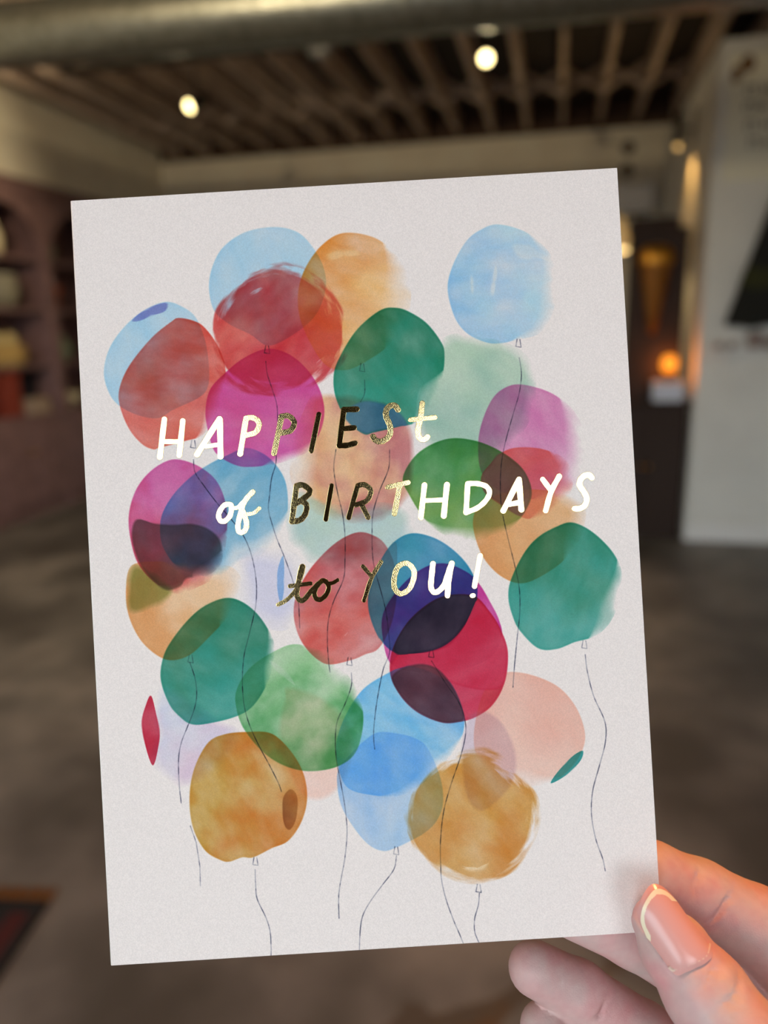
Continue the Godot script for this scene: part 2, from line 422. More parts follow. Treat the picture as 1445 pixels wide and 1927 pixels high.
	block("board", mats["white_gloss_paint"], ledge, Vector3(0, -0.022, 0.0), Vector3(1.3, 0.0, 0.09))
	for x: float in [0.1, 0.65, 1.2]:
		block("bracket", mats["white_gloss_paint"], ledge, Vector3(x - 0.01, -0.10, 0.0), Vector3(x + 0.01, -0.022, 0.06))
	var pink := mat("dusty_pink_glaze", Color(0.58, 0.52, 0.50), 0.5)
	var n := 0
	for e: Array in [[1.02, 0.030, 0.045], [1.10, 0.026, 0.05], [1.235, 0.055, 0.11], [1.33, 0.04, 0.07], [1.45, 0.03, 0.05]]:
		var labels := ["tiny dusty pink pot at the ledge's end", "tiny dusty pink pot next to the end one", "largest dusty pink pot on the white ledge", "middle-sized dusty pink pot beside the largest", "small dusty pink pot alone on the ledge"]
		pot("trinket_pot", labels[n], "pot", Vector3(e[0], 1.325, -5.385), pink, [Vector2(0, 0), Vector2(e[1] * 0.7, 0), Vector2(e[1], e[2] * 0.4), Vector2(e[1] * 0.9, e[2] * 0.8), Vector2(e[1] * 0.6, e[2]), Vector2(e[1] * 0.5, e[2] * 0.95), Vector2(0, e[2] * 0.8)])
		n += 1
	# back wall: two small discs, an air conditioner, a white lampshade seen past the card
	var dsc := mat("brown_disc", Color(0.30, 0.21, 0.14), 0.7)
	for y: float in [3.119, 2.914]:
		var dk := thing("wall_disc", "small brown woven disc on the back wall, %s of two" % ("upper" if y > 3.0 else "lower"), "ornament", Vector3(0.566, y, -8.0))
		var ds := st()
		lathe(ds, [Vector2(0.0, 0.03), Vector2(0.02, 0.028), Vector2(0.055, 0.016), Vector2(0.06, 0.008), Vector2(0.055, 0.0)], Vector3.ZERO, 24)
		put(ds, "disc", dsc, dk, Vector3.ZERO, Vector3(PI / 2, 0, 0))
		ds = st()
		lathe(ds, [Vector2(0.0, 0.045), Vector2(0.02, 0.04), Vector2(0.024, 0.03), Vector2(0.02, 0.026)], Vector3.ZERO, 16)
		put(ds, "boss", dsc, dk, Vector3.ZERO, Vector3(PI / 2, 0, 0))
	var ac := thing("air_conditioner", "glossy white air conditioner on the back wall above the dark cabinet", "appliance", Vector3(0.40, 2.50, -8.0))
	var gloss := mat("white_plastic", Color(0.90, 0.90, 0.90), 0.2)
	block("casing", gloss, ac, Vector3(-0.42, 0.05, 0.0), Vector3(0.42, 0.28, 0.20), 0.03)
	block("outlet", mat("dark_plastic", Color(0.10, 0.10, 0.10), 0.5), ac, Vector3(-0.38, 0.0, 0.01), Vector3(0.38, 0.05, 0.16), 0.01)
	block("flap", gloss, ac, Vector3(-0.38, 0.01, 0.16), Vector3(0.38, 0.045, 0.185), 0.008)
	var fl := thing("floor_lamp", "floor lamp with white cone shade standing beside the dark cabinet", "lamp", Vector3(0.33, 0, -6.2))
	var black := mat("black_metal", Color(0.05, 0.05, 0.055), 0.45)
	var fs := st()
	lathe(fs, [Vector2(0.0, 0.025), Vector2(0.12, 0.022), Vector2(0.13, 0.012), Vector2(0.13, 0.0), Vector2(0.0, 0.0)], Vector3.ZERO, 28)
	put(fs, "base", black, fl)
	fs = st()
	tube(fs, [Vector3(0, 0.02, 0), Vector3(0, 2.10, 0)], [0.012, 0.010], 12)
	put(fs, "pole", black, fl)
	fs = st()
	lathe(fs, [Vector2(0.19, 2.04), Vector2(0.10, 2.30), Vector2(0.097, 2.30), Vector2(0.187, 2.04)], Vector3.ZERO, 32)
	var shade := mat("white_lamp_shade", Color(0.92, 0.90, 0.84), 0.8)
	shade.backlight_enabled = true
	shade.backlight = Color(0.5, 0.48, 0.42)
	put(fs, "shade", shade, fl)
	var bs := st()
	lathe(bs, sphere_profile(0.03), Vector3(0, 2.14, 0), 16)
	var bulb := mat("bulb_glow", Color.WHITE, 0.4)
	bulb.emission_enabled = true
	bulb.emission = Color(1.0, 0.86, 0.62)
	bulb.emission_energy_multiplier = 3.0
	put(bs, "bulb", bulb, fl)
	omni(fl, Vector3(0, 2.14, 0), Color(1.0, 0.85, 0.6), 0.25, 0.03)

func omni(parent: Node3D, at: Vector3, c: Color, energy: float, size: float) -> void:
	var l := OmniLight3D.new()
	l.name = "light"
	l.light_color = c
	l.light_energy = energy
	l.light_size = size
	l.omni_range = 20.0
	l.omni_attenuation = 2.0
	l.shadow_enabled = true
	parent.add_child(l, true)
	l.position = at

# ---------------------------------------------------------------- lamps
func build_lamps() -> void:
	var black := mats["black_metal"] as StandardMaterial3D
	var silver := mat("satin_aluminium", Color(0.60, 0.61, 0.62), 0.4, 0.8)
	var face := mat("spot_lens_glow", Color.WHITE, 0.4)
	face.emission_enabled = true
	face.emission = Color(1.0, 0.90, 0.62)
	face.emission_energy_multiplier = 9.0
	mats["face"] = face
	var track := thing("lighting_track", "black lighting track under the joists behind the duct", "track", Vector3(-1.3, 3.31, -5.2))
	block("rail", black, track, Vector3(-2.2, -0.02, -0.018), Vector3(2.0, 0.02, 0.018))
	block("feed_box", silver, track, Vector3(-0.36, -0.075, -0.03), Vector3(-0.22, -0.02, 0.03), 0.01)
	for x: float in [-2.0, 0.0, 1.8]:
		block("clip", silver, track, Vector3(x - 0.015, 0.02, -0.02), Vector3(x + 0.015, 0.04, 0.02))
	spot("lit spotlight on the track near the cream side wall", Vector3(-2.54, 3.016, -5.2), Vector3(-0.7, -0.45, 0.65), 3.29, TRACK * 1.5)
	spot("lit spotlight on the track in front of the bare joists", Vector3(-0.51, 3.125, -5.2), Vector3(0.25, -0.6, 1.0), 3.29, TRACK)
	var near := thing("lighting_track", "black lighting track over the shop front end", "track", Vector3(0.0, 3.31, -0.68))
	block("rail", black, near, Vector3(-3.2, -0.02, -0.018), Vector3(2.6, 0.02, 0.018))
	spot("lit spotlight over the hand and card", Vector3(0.65, 3.05, -0.68), Vector3(-0.4, -1.05, 0.25), 3.29, HANDSPOT, Color(1.0, 0.66, 0.36))
	spot("lit spotlight aimed at the white partition", Vector3(2.3, 3.02, -0.68), Vector3(-0.25, -0.05, -1.0), 3.29, 0.8)
	spot("lit spotlight aimed at the arched shelving", Vector3(-1.9, 3.02, -0.68), Vector3(-0.6, -0.12, -1.3), 3.29, SHELFSPOT)
	# sconce on the passage wall
	var sc := thing("wall_sconce", "dark slender wall sconce glowing warm on the passage wall", "lamp", Vector3(0.9, 2.76, -6.25))
	block("back_plate", black, sc, Vector3(-0.012, 0.0, -0.03), Vector3(0.0, 0.25, 0.03), 0.003)
	var s := st()
	tube(s, [Vector3(-0.01, 0.10, 0), Vector3(-0.11, 0.10, 0)], [0.008, 0.008], 10)
	tube(s, [Vector3(-0.11, 0.0, 0), Vector3(-0.11, 0.02, 0), Vector3(-0.11, 0.20, 0), Vector3(-0.11, 0.25, 0)], [0.026, 0.030, 0.030, 0.012], 20)
	put(s, "tube_body", black, sc)
	var g := mat("sconce_glow", Color.WHITE, 0.4)
	g.emission_enabled = true
	g.emission = Color(1.0, 0.78, 0.42)
	g.emission_energy_multiplier = 1.2
	s = st()
	lathe(s, sphere_profile(0.022), Vector3(-0.11, -0.012, 0), 16)
	put(s, "bulb", g, sc)
	var down := SpotLight3D.new()
	down.name = "light"
	down.light_color = Color(1.0, 0.76, 0.42)
	down.light_energy = SCONCE
	down.light_size = 0.022
	down.spot_angle = 58.0
	down.spot_angle_attenuation = 1.0
	down.spot_range = 20.0
	down.spot_attenuation = 2.0
	down.shadow_enabled = true
	sc.add_child(down, true)
	down.look_at_from_position(sc.position + Vector3(-0.11, -0.036, 0), sc.position + Vector3(0.15, -1.0, 0), Vector3.BACK)

const TRACK := 1.3
const HANDSPOT := 3.6
const SHELFSPOT := 5.5
const SCONCE := 0.30

func spot(label: String, at: Vector3, aim: Vector3, rail_y: float, energy: float, tint := Color(1.0, 0.90, 0.72)) -> void:
	var o := thing("spotlight", label, "spotlight", at)
	var d := aim.normalized()
	var black := mats["black_metal"] as StandardMaterial3D
	var s := st()
	tube(s, [-d * 0.14, -d * 0.13, -d * 0.02, Vector3.ZERO], [0.026, 0.036, 0.040, 0.042], 24, false)
	tube(s, [-d * 0.012, -d * 0.14], [0.002, 0.026], 24)
	put(s, "head", black, o)
	s = st()
	tube(s, [-d * 0.07 + Vector3(0, 0.03, 0), Vector3(-d.x * 0.07, rail_y + 0.001 - at.y, 0.0)], [0.007, 0.007], 10)
	put(s, "stem", black, o)
	s = st()
	tube(s, [-d * 0.008, d * 0.0, d * 0.012, d * 0.020, d * 0.024], [0.036, 0.036, 0.030, 0.018, 0.004], 24)
	put(s, "lamp_lens", mats["face"], o)
	var l := SpotLight3D.new()
	l.name = "light"
	l.light_color = tint
	l.light_energy = energy
	l.light_size = 0.034
	l.spot_angle = 75.0
	l.spot_angle_attenuation = 0.8
	l.spot_range = 25.0
	l.spot_attenuation = 2.0
	l.shadow_enabled = true
	o.add_child(l, true)
	l.look_at_from_position(o.position + d * 0.03, o.position + d * 1.03, Vector3.UP)

# ---------------------------------------------------------------- helpers
func numbered(called: String) -> String:
	if not taken.has(called):
		taken[called] = 0
		return called
	taken[called] += 1
	return "%s_%03d" % [called, taken[called]]

func tag(o: Node, label := "", category := "", group := "", kind := "") -> Node:
	if label: o.set_meta("label", label)
	if category: o.set_meta("category", category)
	if group: o.set_meta("group", group)
	if kind: o.set_meta("kind", kind)
	return o

func thing(called: String, label: String, category: String, at := Vector3.ZERO, turn := 0.0, group := "") -> Node3D:
	var o := Node3D.new()
	o.name = numbered(called)
	add_child(o)
	o.position = at
	o.rotation.y = turn
	tag(o, label, category, group)
	return o

func structure(called: String, label := "") -> Node3D:
	var o := Node3D.new()
	o.name = called
	add_child(o)
	o.set_meta("kind", "structure")
	if label: o.set_meta("label", label)
	return o

func st() -> SurfaceTool:
	var s := SurfaceTool.new()
	s.begin(Mesh.PRIMITIVE_TRIANGLES)
	return s

func put(s: SurfaceTool, called: String, m: Material, parent: Node3D, at := Vector3.ZERO, turn := Vector3.ZERO) -> MeshInstance3D:
	s.generate_normals()
	return put_mesh(s.commit(), called, m, parent, at, turn)

func put_mesh(mesh: Mesh, called: String, m: Material, parent: Node3D, at := Vector3.ZERO, turn := Vector3.ZERO) -> MeshInstance3D:
	var o := MeshInstance3D.new()
	o.mesh = mesh
	o.name = called
	o.material_override = m
	parent.add_child(o, true)
	o.position = at
	o.rotation = turn
	return o

func quad(s: SurfaceTool, a: Vector3, b: Vector3, c: Vector3, d: Vector3) -> void:
	# a b c d clockwise seen from the front
	for v: Vector3 in [a, b, c, a, c, d]:
		s.add_vertex(v)

# box with chamfered edges, lo to hi
func box(s: SurfaceTool, lo: Vector3, hi: Vector3, ch := 0.004) -> void:
	s.set_smooth_group(-1)
	var e := minf(ch, 0.3 * minf(hi.x - lo.x, minf(hi.y - lo.y, hi.z - lo.z)))
	var c := (lo + hi) / 2.0
	var h := (hi - lo) / 2.0
	for ax in 3:
		var u := (ax + 1) % 3
		var w := (ax + 2) % 3
		for sg: float in [-1.0, 1.0]:
			var p := []
			for k: Array in [[-1, -1], [1, -1], [1, 1], [-1, 1]]:
				var v := Vector3.ZERO
				v[ax] = sg * h[ax]
				v[u] = k[0] * (h[u] - e)
				v[w] = k[1] * (h[w] - e)
				p.append(c + v)
			if sg > 0: quad(s, p[3], p[2], p[1], p[0])
			else: quad(s, p[0], p[1], p[2], p[3])
	for ax in 3:
		var u := (ax + 1) % 3
		var w := (ax + 2) % 3
		for su: float in [-1.0, 1.0]:
			for sw: float in [-1.0, 1.0]:
				var p := []
				for k: Array in [[-1, 0], [1, 0], [1, 1], [-1, 1]]:
					var v := Vector3.ZERO
					v[ax] = k[0] * (h[ax] - e)
					v[u] = su * (h[u] if k[1] == 0 else h[u] - e)
					v[w] = sw * (h[w] - e if k[1] == 0 else h[w])
					p.append(c + v)
				if su * sw > 0: quad(s, p[3], p[2], p[1], p[0])
				else: quad(s, p[0], p[1], p[2], p[3])
	for sx: float in [-1.0, 1.0]:
		for sy: float in [-1.0, 1.0]:
			for sz: float in [-1.0, 1.0]:
				var a := c + Vector3(sx * h.x, sy * (h.y - e), sz * (h.z - e))
				var b := c + Vector3(sx * (h.x - e), sy * h.y, sz * (h.z - e))
				var d := c + Vector3(sx * (h.x - e), sy * (h.y - e), sz * h.z)
				for v: Vector3 in ([a, d, b] if sx * sy * sz > 0 else [a, b, d]):
					s.add_vertex(v)

func block(called: String, m: Material, parent: Node3D, lo: Vector3, hi: Vector3, ch := 0.004) -> MeshInstance3D:
	var s := st()
	box(s, lo, hi, ch)
	return put(s, called, m, parent)

# turned shape about y: profile of (radius, height)
func lathe(s: SurfaceTool, prof: Array, at := Vector3.ZERO, segs := 24, squash := Vector3.ONE, flat_shade := false) -> void:
	s.set_smooth_group(-1 if flat_shade else 0)
	for i in prof.size() - 1:
		for k in segs:
			var a0 := TAU * k / segs
			var a1 := TAU * (k + 1) / segs
			var p: Vector2 = prof[i]
			var q: Vector2 = prof[i + 1]
			var v0 := at + Vector3(cos(a0) * p.x, p.y, sin(a0) * p.x) * squash
			var v1 := at + Vector3(cos(a1) * p.x, p.y, sin(a1) * p.x) * squash
			var w0 := at + Vector3(cos(a0) * q.x, q.y, sin(a0) * q.x) * squash
			var w1 := at + Vector3(cos(a1) * q.x, q.y, sin(a1) * q.x) * squash
			for v: Vector3 in [v0, w1, w0, v0, v1, w1]:
				s.add_vertex(v)

func tube(s: SurfaceTool, pts: Array, radii: Array, segs := 16, caps := true) -> void:
	s.set_smooth_group(0)
	var rings := []
	var side := Vector3.UP
	for i in pts.size():
		var d: Vector3 = (pts[mini(i + 1, pts.size() - 1)] - pts[maxi(i - 1, 0)]).normalized()
		if absf(d.dot(side)) > 0.95: side = Vector3.RIGHT if absf(d.x) < 0.9 else Vector3.BACK
		var x := side.cross(d).normalized()
		var y := d.cross(x)
		side = y
		var ring := []
		for k in segs:
			var a := TAU * k / segs
			ring.append(pts[i] + (x * cos(a) + y * sin(a)) * radii[i])
		rings.append(ring)
	for i in pts.size() - 1:
		for k in segs:
			var k1 := (k + 1) % segs
			quad(s, rings[i][k], rings[i][k1], rings[i + 1][k1], rings[i + 1][k])
	if caps:
		for k in segs:
			var k1 := (k + 1) % segs
			for v: Vector3 in [pts[0], rings[0][k1], rings[0][k]]: s.add_vertex(v)
			for v: Vector3 in [pts[-1], rings[-1][k], rings[-1][k1]]: s.add_vertex(v)

func spline(p: PackedVector2Array, closed: bool, per := 8) -> PackedVector2Array:
	var out := PackedVector2Array()
	var n := p.size()
	if n == 2 and not closed:
		for k in per + 1: out.append(p[0].lerp(p[1], float(k) / per))
		return out
	for i in (n if closed else n - 1):
		var a := p[posmod(i - 1, n)] if closed or i > 0 else p[0] * 2.0 - p[1]
		var b := p[i]
		var c := p[(i + 1) % n]
		var d := p[(i + 2) % n] if closed or i + 2 < n else p[n - 1] * 2.0 - p[n - 2]
		for k in per:
			out.append(b.cubic_interpolate(c, a, d, float(k) / per))
	if not closed: out.append(p[n - 1])
	return out

func pairs(a: Array) -> PackedVector2Array:
	var o := PackedVector2Array()
	for i in range(0, a.size(), 2): o.append(Vector2(a[i], a[i + 1]))
	return o

# ---------------------------------------------------------------- materials
func noise_tex(freq: float, size: int, ramp: Array, seed_: int, octaves := 4, type := FastNoiseLite.TYPE_SIMPLEX_SMOOTH) -> NoiseTexture2D:
	var t := NoiseTexture2D.new()
	var n := FastNoiseLite.new()
	n.seed = seed_
	n.noise_type = type
	n.frequency = freq
	n.fractal_octaves = octaves
	t.width = size
	t.height = size
	t.seamless = true
	t.noise = n
	if ramp:
		var g := Gradient.new()
		g.offsets = PackedFloat32Array([0.25, 0.5, 0.75])
		g.colors = PackedColorArray(ramp)
		t.color_ramp = g
	return t

func bump_tex(freq: float, size: int, seed_: int, strength: float) -> NoiseTexture2D:
	var t := noise_tex(freq, size, [], seed_)
	t.as_normal_map = true
	t.bump_strength = strength
	return t

func mat(called: String, c: Color, rough := 0.7, metal := 0.0) -> StandardMaterial3D:
	var m := StandardMaterial3D.new()
	m.resource_name = called
	m.albedo_color = c
	m.roughness = rough
	m.metallic = metal
	mats[called] = m
	return m

# a colour that varies by patches of matter
func patchy(called: String, a: Color, b: Color, c: Color, rough: float, scale: float, freq := 0.02, seed_ := 1, stretch := Vector3.ONE) -> StandardMaterial3D:
	var m := mat(called, Color.WHITE, rough)
	m.albedo_texture = noise_tex(freq, 256, [a, b, c], seed_)
	m.uv1_triplanar = true
	m.uv1_world_triplanar = true
	m.uv1_scale = stretch * scale
	return m

# ---------------------------------------------------------------- the print on the card
const RES := 10.0          # texels per millimetre
const ART_W := 1290        # covers 129 mm by 180 mm, the card's middle in the middle
const ART_H := 1800

func paint_card() -> ImageTexture:
	var n := ART_W * ART_H
	var r := PackedFloat32Array(); r.resize(n); r.fill(1.0)
	var g := PackedFloat32Array(); g.resize(n); g.fill(1.0)
	var b := PackedFloat32Array(); b.resize(n); b.fill(1.0)
	var nz := FastNoiseLite.new()
	nz.seed = 11
	nz.frequency = 0.012
	nz.fractal_octaves = 4
	var nt := PackedFloat32Array(); nt.resize(512 * 512)
	var tile := nz.get_seamless_image(512, 512, false, false, 0.25, true).get_data()
	for k in 512 * 512:
		nt[k] = (tile[k] / 255.0 - 0.5) * 2.2
	for wi in WASHES.size():
		wash(WASHES[wi], wi, r, g, b, nt)
	for s: Array in STRINGS:
		pencil(s, r, g, b, nt)
	var bytes := PackedByteArray(); bytes.resize(n * 3)
	var rng := RandomNumberGenerator.new()
	rng.seed = 5
	var coarse := PackedFloat32Array(); coarse.resize((ART_W / 2 + 1) * (ART_H / 2 + 1))
	for i in coarse.size(): coarse[i] = rng.randf() * 13.0 - 6.5
	for i in n:
		var k := 243.0 + coarse[(i / ART_W / 2) * (ART_W / 2 + 1) + (i % ART_W) / 2] + rng.randf() * 6.0 - 3.0      # grain of the uncoated stock
		bytes[i * 3] = clampi(int(r[i] * k), 0, 255)
		bytes[i * 3 + 1] = clampi(int(g[i] * k * 0.960), 0, 255)
		bytes[i * 3 + 2] = clampi(int(b[i] * k * 0.945), 0, 255)
	return ImageTexture.create_from_image(Image.create_from_data(ART_W, ART_H, false, Image.FORMAT_RGB8, bytes))

func wash(w: Dictionary, wi: int, r: PackedFloat32Array, g: PackedFloat32Array, b: PackedFloat32Array, nt: PackedFloat32Array) -> void:
	var pts := PackedVector2Array()
	for p in pairs(w.p):
		pts.append(Vector2(ART_W / 2.0 + p.x * RES, ART_H / 2.0 - p.y * RES))
	pts = spline(pts, true, 10)
	var c := Vector2.ZERO
	var lo := pts[0]
	var hi := pts[0]
	for p in pts:
		c += p
		lo = lo.min(p)
		hi = hi.max(p)
	c /= pts.size()
	var rad := (hi.x - lo.x + hi.y - lo.y) / 4.0
	# edge distance by direction
	const N := 720
	var tab := PackedFloat32Array(); tab.resize(N + 1)
	var soft := PackedFloat32Array(); soft.resize(N + 1)
	var side: Array = w.side
	for k in pts.size():
		var p0 := pts[k] - c
		var p1 := pts[(k + 1) % pts.size()] - c
		var a0 := atan2(p0.y, p0.x)
		var da := wrapf(atan2(p1.y, p1.x) - a0, -PI, PI)
		var steps := maxi(2, int(absf(da) / TAU * N * 2.0) + 1)
		for q in steps + 1:
			var pp := p0.lerp(p1, float(q) / steps)
			tab[int((atan2(pp.y, pp.x) + PI) / TAU * N) % N] = pp.length()
	for k in N:
		if tab[k] == 0.0: tab[k] = tab[posmod(k - 1, N)]
	tab[N] = tab[0]
	for k in N + 1:
		var an := float(k) / N * TAU - PI
		var v := float(w.soft) * RES
		if side.size():
			var off := absf(wrapf(an - deg_to_rad(side[0]), -PI, PI)) / deg_to_rad(side[1])
			v += float(side[2]) * RES * maxf(0.0, 1.0 - off * off)
		soft[k] = v
	var a: Array = w.a
	var e: Array = w.b
	var ar: float = a[0]; var ag: float = a[1]; var ab: float = a[2]
	var er: float = e[0]; var eg: float = e[1]; var eb: float = e[2]
	var gx := cos(deg_to_rad(w.dir)) / rad * float(w.grad)
	var gy := sin(deg_to_rad(w.dir)) / rad * float(w.grad)
	var see: float = w.see
	var brush: float = float(w.brush) * RES
	var amp: float = w.amp
	var over: float = w.over
	var ox := wi * 97
	var oy := wi * 61
	var cs := cos(0.7 + wi)
	var sn := sin(0.7 + wi)
	var inv := N / TAU
	for iy in range(maxi(0, int(lo.y) - 1), mini(ART_H, int(hi.y) + 2)):
		var dy := iy - c.y
		for ix in range(maxi(0, int(lo.x) - 1), mini(ART_W, int(hi.x) + 2)):
			var dx := ix - c.x
			var rho := sqrt(dx * dx + dy * dy)
			var fk := (atan2(dy, dx) + PI) * inv
			var ki := int(fk)
			var d := tab[ki] + (tab[mini(ki + 1, N)] - tab[ki]) * (fk - ki) - rho
			if d < 0.0: continue
			# strokes of the brush run across the wash; blooms are slower
			var u := int(dx * cs + dy * sn)
			var v := int(dy * cs - dx * sn)
			var n1 := nt[((v + oy) & 511) * 512 + (((u >> 1) + ox) & 511)]
			var n2 := nt[(((iy >> 1) + ox) & 511) * 512 + (((ix >> 1) + oy) & 511)]
			var s := soft[ki]
			var al := minf(1.0, d / (s + 0.8))
			if s > 12.0: al = clampf(al + n1 * 0.45 * (1.0 - al), 0.0, 1.0)
			if brush > 0.0 and d < brush:
				var nb := nt[((int(rho * 2.6) + oy) & 511) * 512 + ((int(fk * 512.0 / N) + ox) & 511)]
				al *= clampf(d / brush * 1.7 - 0.12 + nb * 1.3, 0.0, 1.0)
			if al <= 0.0: continue
			var m := clampf(0.5 + (dx * gx + dy * gy) * 0.8 + n2 * 0.7, 0.0, 1.0)
			var den := 1.0 + amp * (n1 * 0.75 + n2 * 0.95)
			if d < 9.0 and s < 8.0: den += 0.12 * (1.0 - d / 9.0)      # pigment dried at the rim
			var tr := 1.0 - (1.0 - (ar + (er - ar) * m)) * den
			var tg := 1.0 - (1.0 - (ag + (eg - ag) * m)) * den
			var tb := 1.0 - (1.0 - (ab + (eb - ab) * m)) * den
			var i := iy * ART_W + ix
			if over > 0.0:
				al *= over
				r[i] += (tr - r[i]) * al
				g[i] += (tg - g[i]) * al
				b[i] += (tb - b[i]) * al
			else:
				r[i] += ((1.0 - (1.0 - r[i]) * see) * tr - r[i]) * al
				g[i] += ((1.0 - (1.0 - g[i]) * see) * tg - g[i]) * al
				b[i] += ((1.0 - (1.0 - b[i]) * see) * tb - b[i]) * al

func pencil(s: Array, r: PackedFloat32Array, g: PackedFloat32Array, b: PackedFloat32Array, nt: PackedFloat32Array) -> void:
	var pts := PackedVector2Array()
	for p in pairs(s):
		pts.append(Vector2(ART_W / 2.0 + p.x * RES, ART_H / 2.0 - p.y * RES))
	var knot := s.size() == 8
	if not knot: pts = spline(pts, false, 8)
	for k in pts.size() - 1:
		var steps := maxi(1, int(pts[k].distance_to(pts[k + 1])))
		for q in steps:
			var p := pts[k].lerp(pts[k + 1], float(q) / steps)
			var press := 0.5 + 0.9 * nt[(int(p.y * 2.6) & 511) * 512 + (int(p.x * 2.6) & 511)] + 0.35 * nt[((int(p.y) >> 1) & 511) * 512 + 77]
			press = clampf(press, 0.35, 0.95) * (0.75 if knot else 1.0)
			for jy in range(-2, 3):
				for jx in range(-2, 3):
					var x := int(p.x) + jx
					var y := int(p.y) + jy
					if x < 0 or y < 0 or x >= ART_W or y >= ART_H: continue
					var dd := Vector2(x + 0.5, y + 0.5).distance_to(p)
					var al := clampf(1.75 - dd, 0.0, 1.0) * press * 0.55
					var i := y * ART_W + x
					r[i] += (r[i] * 0.26 - r[i]) * al
					g[i] += (g[i] * 0.28 - g[i]) * al
					b[i] += (b[i] * 0.40 - b[i]) * al

func build_card() -> void:
	var card := thing("greeting_card", "pale pink birthday card printed with watercolour balloons and gold foil greeting, held in a hand", "card")
	card.transform = CARD_AT
	var paper := mat("printed_card_stock", Color.WHITE, 0.8)
	paper.albedo_texture = paint_card()
	paper.texture_repeat = false
	paper.metallic_specular = 0.35
	var stock := mat("card_stock", Color(0.95, 0.925, 0.905), 0.85)
	var k := pairs(CARD_CORNERS)
	# front panel: printed face, then the cut edges and the blank inside
	var face := st()
	var q: Array[Vector3] = []
	for p in k: q.append(Vector3(p.x, p.y, 0.0) / 1000.0)
	face.set_normal(Vector3(0, 0, 1))
	for i: int in [0, 1, 2, 0, 2, 3]:
		face.set_uv(Vector2(0.5 + k[i].x * RES / ART_W, 0.5 - k[i].y * RES / ART_H))
		face.add_vertex(q[i])
	put_mesh(face.commit(), "printed_front", paper, card)
	var back := Vector3(0, 0, -0.00036)
	var rim := st()
	rim.set_smooth_group(-1)
	for i in 4: quad(rim, q[i], q[i] + back, q[(i + 1) % 4] + back, q[(i + 1) % 4])
	quad(rim, q[1] + back, q[0] + back, q[3] + back, q[2] + back)
	put(rim, "front_leaf", stock, card)
	# the leaf behind, folded at the left edge
	var leaf := st()
	leaf.set_smooth_group(-1)
	var z0 := -0.00042
	var a: Array[Vector3] = []
	for i in 4: a.append(Vector3(q[i].x, q[i].y, z0 - (0.00012 if i == 1 or i == 2 else 0.0)))
	quad(leaf, a[0], a[1], a[2], a[3])
	quad(leaf, a[1] + back, a[0] + back, a[3] + back, a[2] + back)
	for i in 4: quad(leaf, a[i], a[i] + back, a[(i + 1) % 4] + back, a[(i + 1) % 4])
	put(leaf, "back_leaf", stock, card)
	var fold := st()
	tube(fold, [q[0] + Vector3(0.0001, 0, -0.00039), q[3] + Vector3(0.0001, 0, -0.00039)], [0.00039, 0.00039], 10)
	put(fold, "fold", stock, card)
	# hot-foil lettering: strokes a little proud of the paper, with pressed round edges
	var foil := mat("gold_foil", Color(0.94, 0.84, 0.60), FOIL_ROUGH, 1.0)
	foil.normal_enabled = true
	foil.normal_texture = bump_tex(0.11, 512, 21, 6.0)
	foil.normal_scale = 0.032
	foil.uv1_triplanar = true
	foil.uv1_scale = Vector3.ONE * 60.0
	for l: Array in LETTERS:
		var s := st()
		for stroke: Array in l[1]:
			foil_stroke(s, pairs(stroke[2]), float(stroke[0]) / 2.0, stroke[1] == 1)
		put_mesh(s.commit(), l[0], foil, card)

const FOIL_ROUGH := 0.05

func foil_stroke(s: SurfaceTool, p: PackedVector2Array, w: float, closed: bool) -> void:
	var c := spline(p, closed, 6)
	# centre line with slightly uneven hand-drawn width; cross-section: edge at the paper, shoulder, flat top
	var n := c.size()
	var sect := [[1.0, 0.0, 1.0], [0.965, 0.035, 0.75], [0.86, 0.06, 0.0], [0.0, 0.062, 0.0], [-0.86, 0.06, 0.0], [-0.965, 0.035, -0.75], [-1.0, 0.0, -1.0]]
	var rows := []
	var norms := []
	for i in n:
		var d := (c[(i + 1) % n] - c[posmod(i - 1, n)]) if closed else (c[mini(i + 1, n - 1)] - c[maxi(i - 1, 0)])
		d = d.normalized()
		var nn := Vector2(-d.y, d.x)
		var ww := w * (1.0 + 0.05 * sin(i * 1.3 + p[0].x))
		var row := []
		var nr := []
		for k: Array in sect:
			var q: Vector2 = c[i] + nn * ww * float(k[0])
			row.append(Vector3(q.x, q.y, k[1]) / 1000.0)
			nr.append(Vector3(nn.x * k[2], nn.y * k[2], sqrt(1.0 - minf(0.96, float(k[2]) ** 2))).normalized())
		rows.append(row)
		norms.append(nr)
	for i in (n if closed else n - 1):
		var j := (i + 1) % n
		for k in sect.size() - 1:
			for v: Array in [[i, k], [j, k + 1], [i, k + 1], [i, k], [j, k], [j, k + 1]]:
				s.set_normal(norms[v[0]][v[1]])
				s.add_vertex(rows[v[0]][v[1]])
	if closed: return
	for e in 2:      # round ends
		var at := c[0] if e == 0 else c[n - 1]
		var d := (c[0] - c[1]).normalized() if e == 0 else (c[n - 1] - c[n - 2]).normalized()
		var ww := w * (1.0 + 0.05 * sin((0 if e == 0 else n - 1) * 1.3 + p[0].x))
		for m in 10:
			for k in 3:
				for v: Array in [[m, k], [m + 1, k + 1], [m + 1, k], [m, k], [m, k + 1], [m + 1, k + 1]]:
					var an := PI * float(v[0]) / 10.0 - PI / 2.0
					var dir := d.rotated(an)
					var sc: Array = sect[v[1]]
					s.set_normal(Vector3(dir.x * sc[2], dir.y * sc[2], sqrt(1.0 - minf(0.96, float(sc[2]) ** 2))).normalized())
					var q := at + dir * ww * float(sc[0])
					s.add_vertex(Vector3(q.x, q.y, sc[1]) / 1000.0)

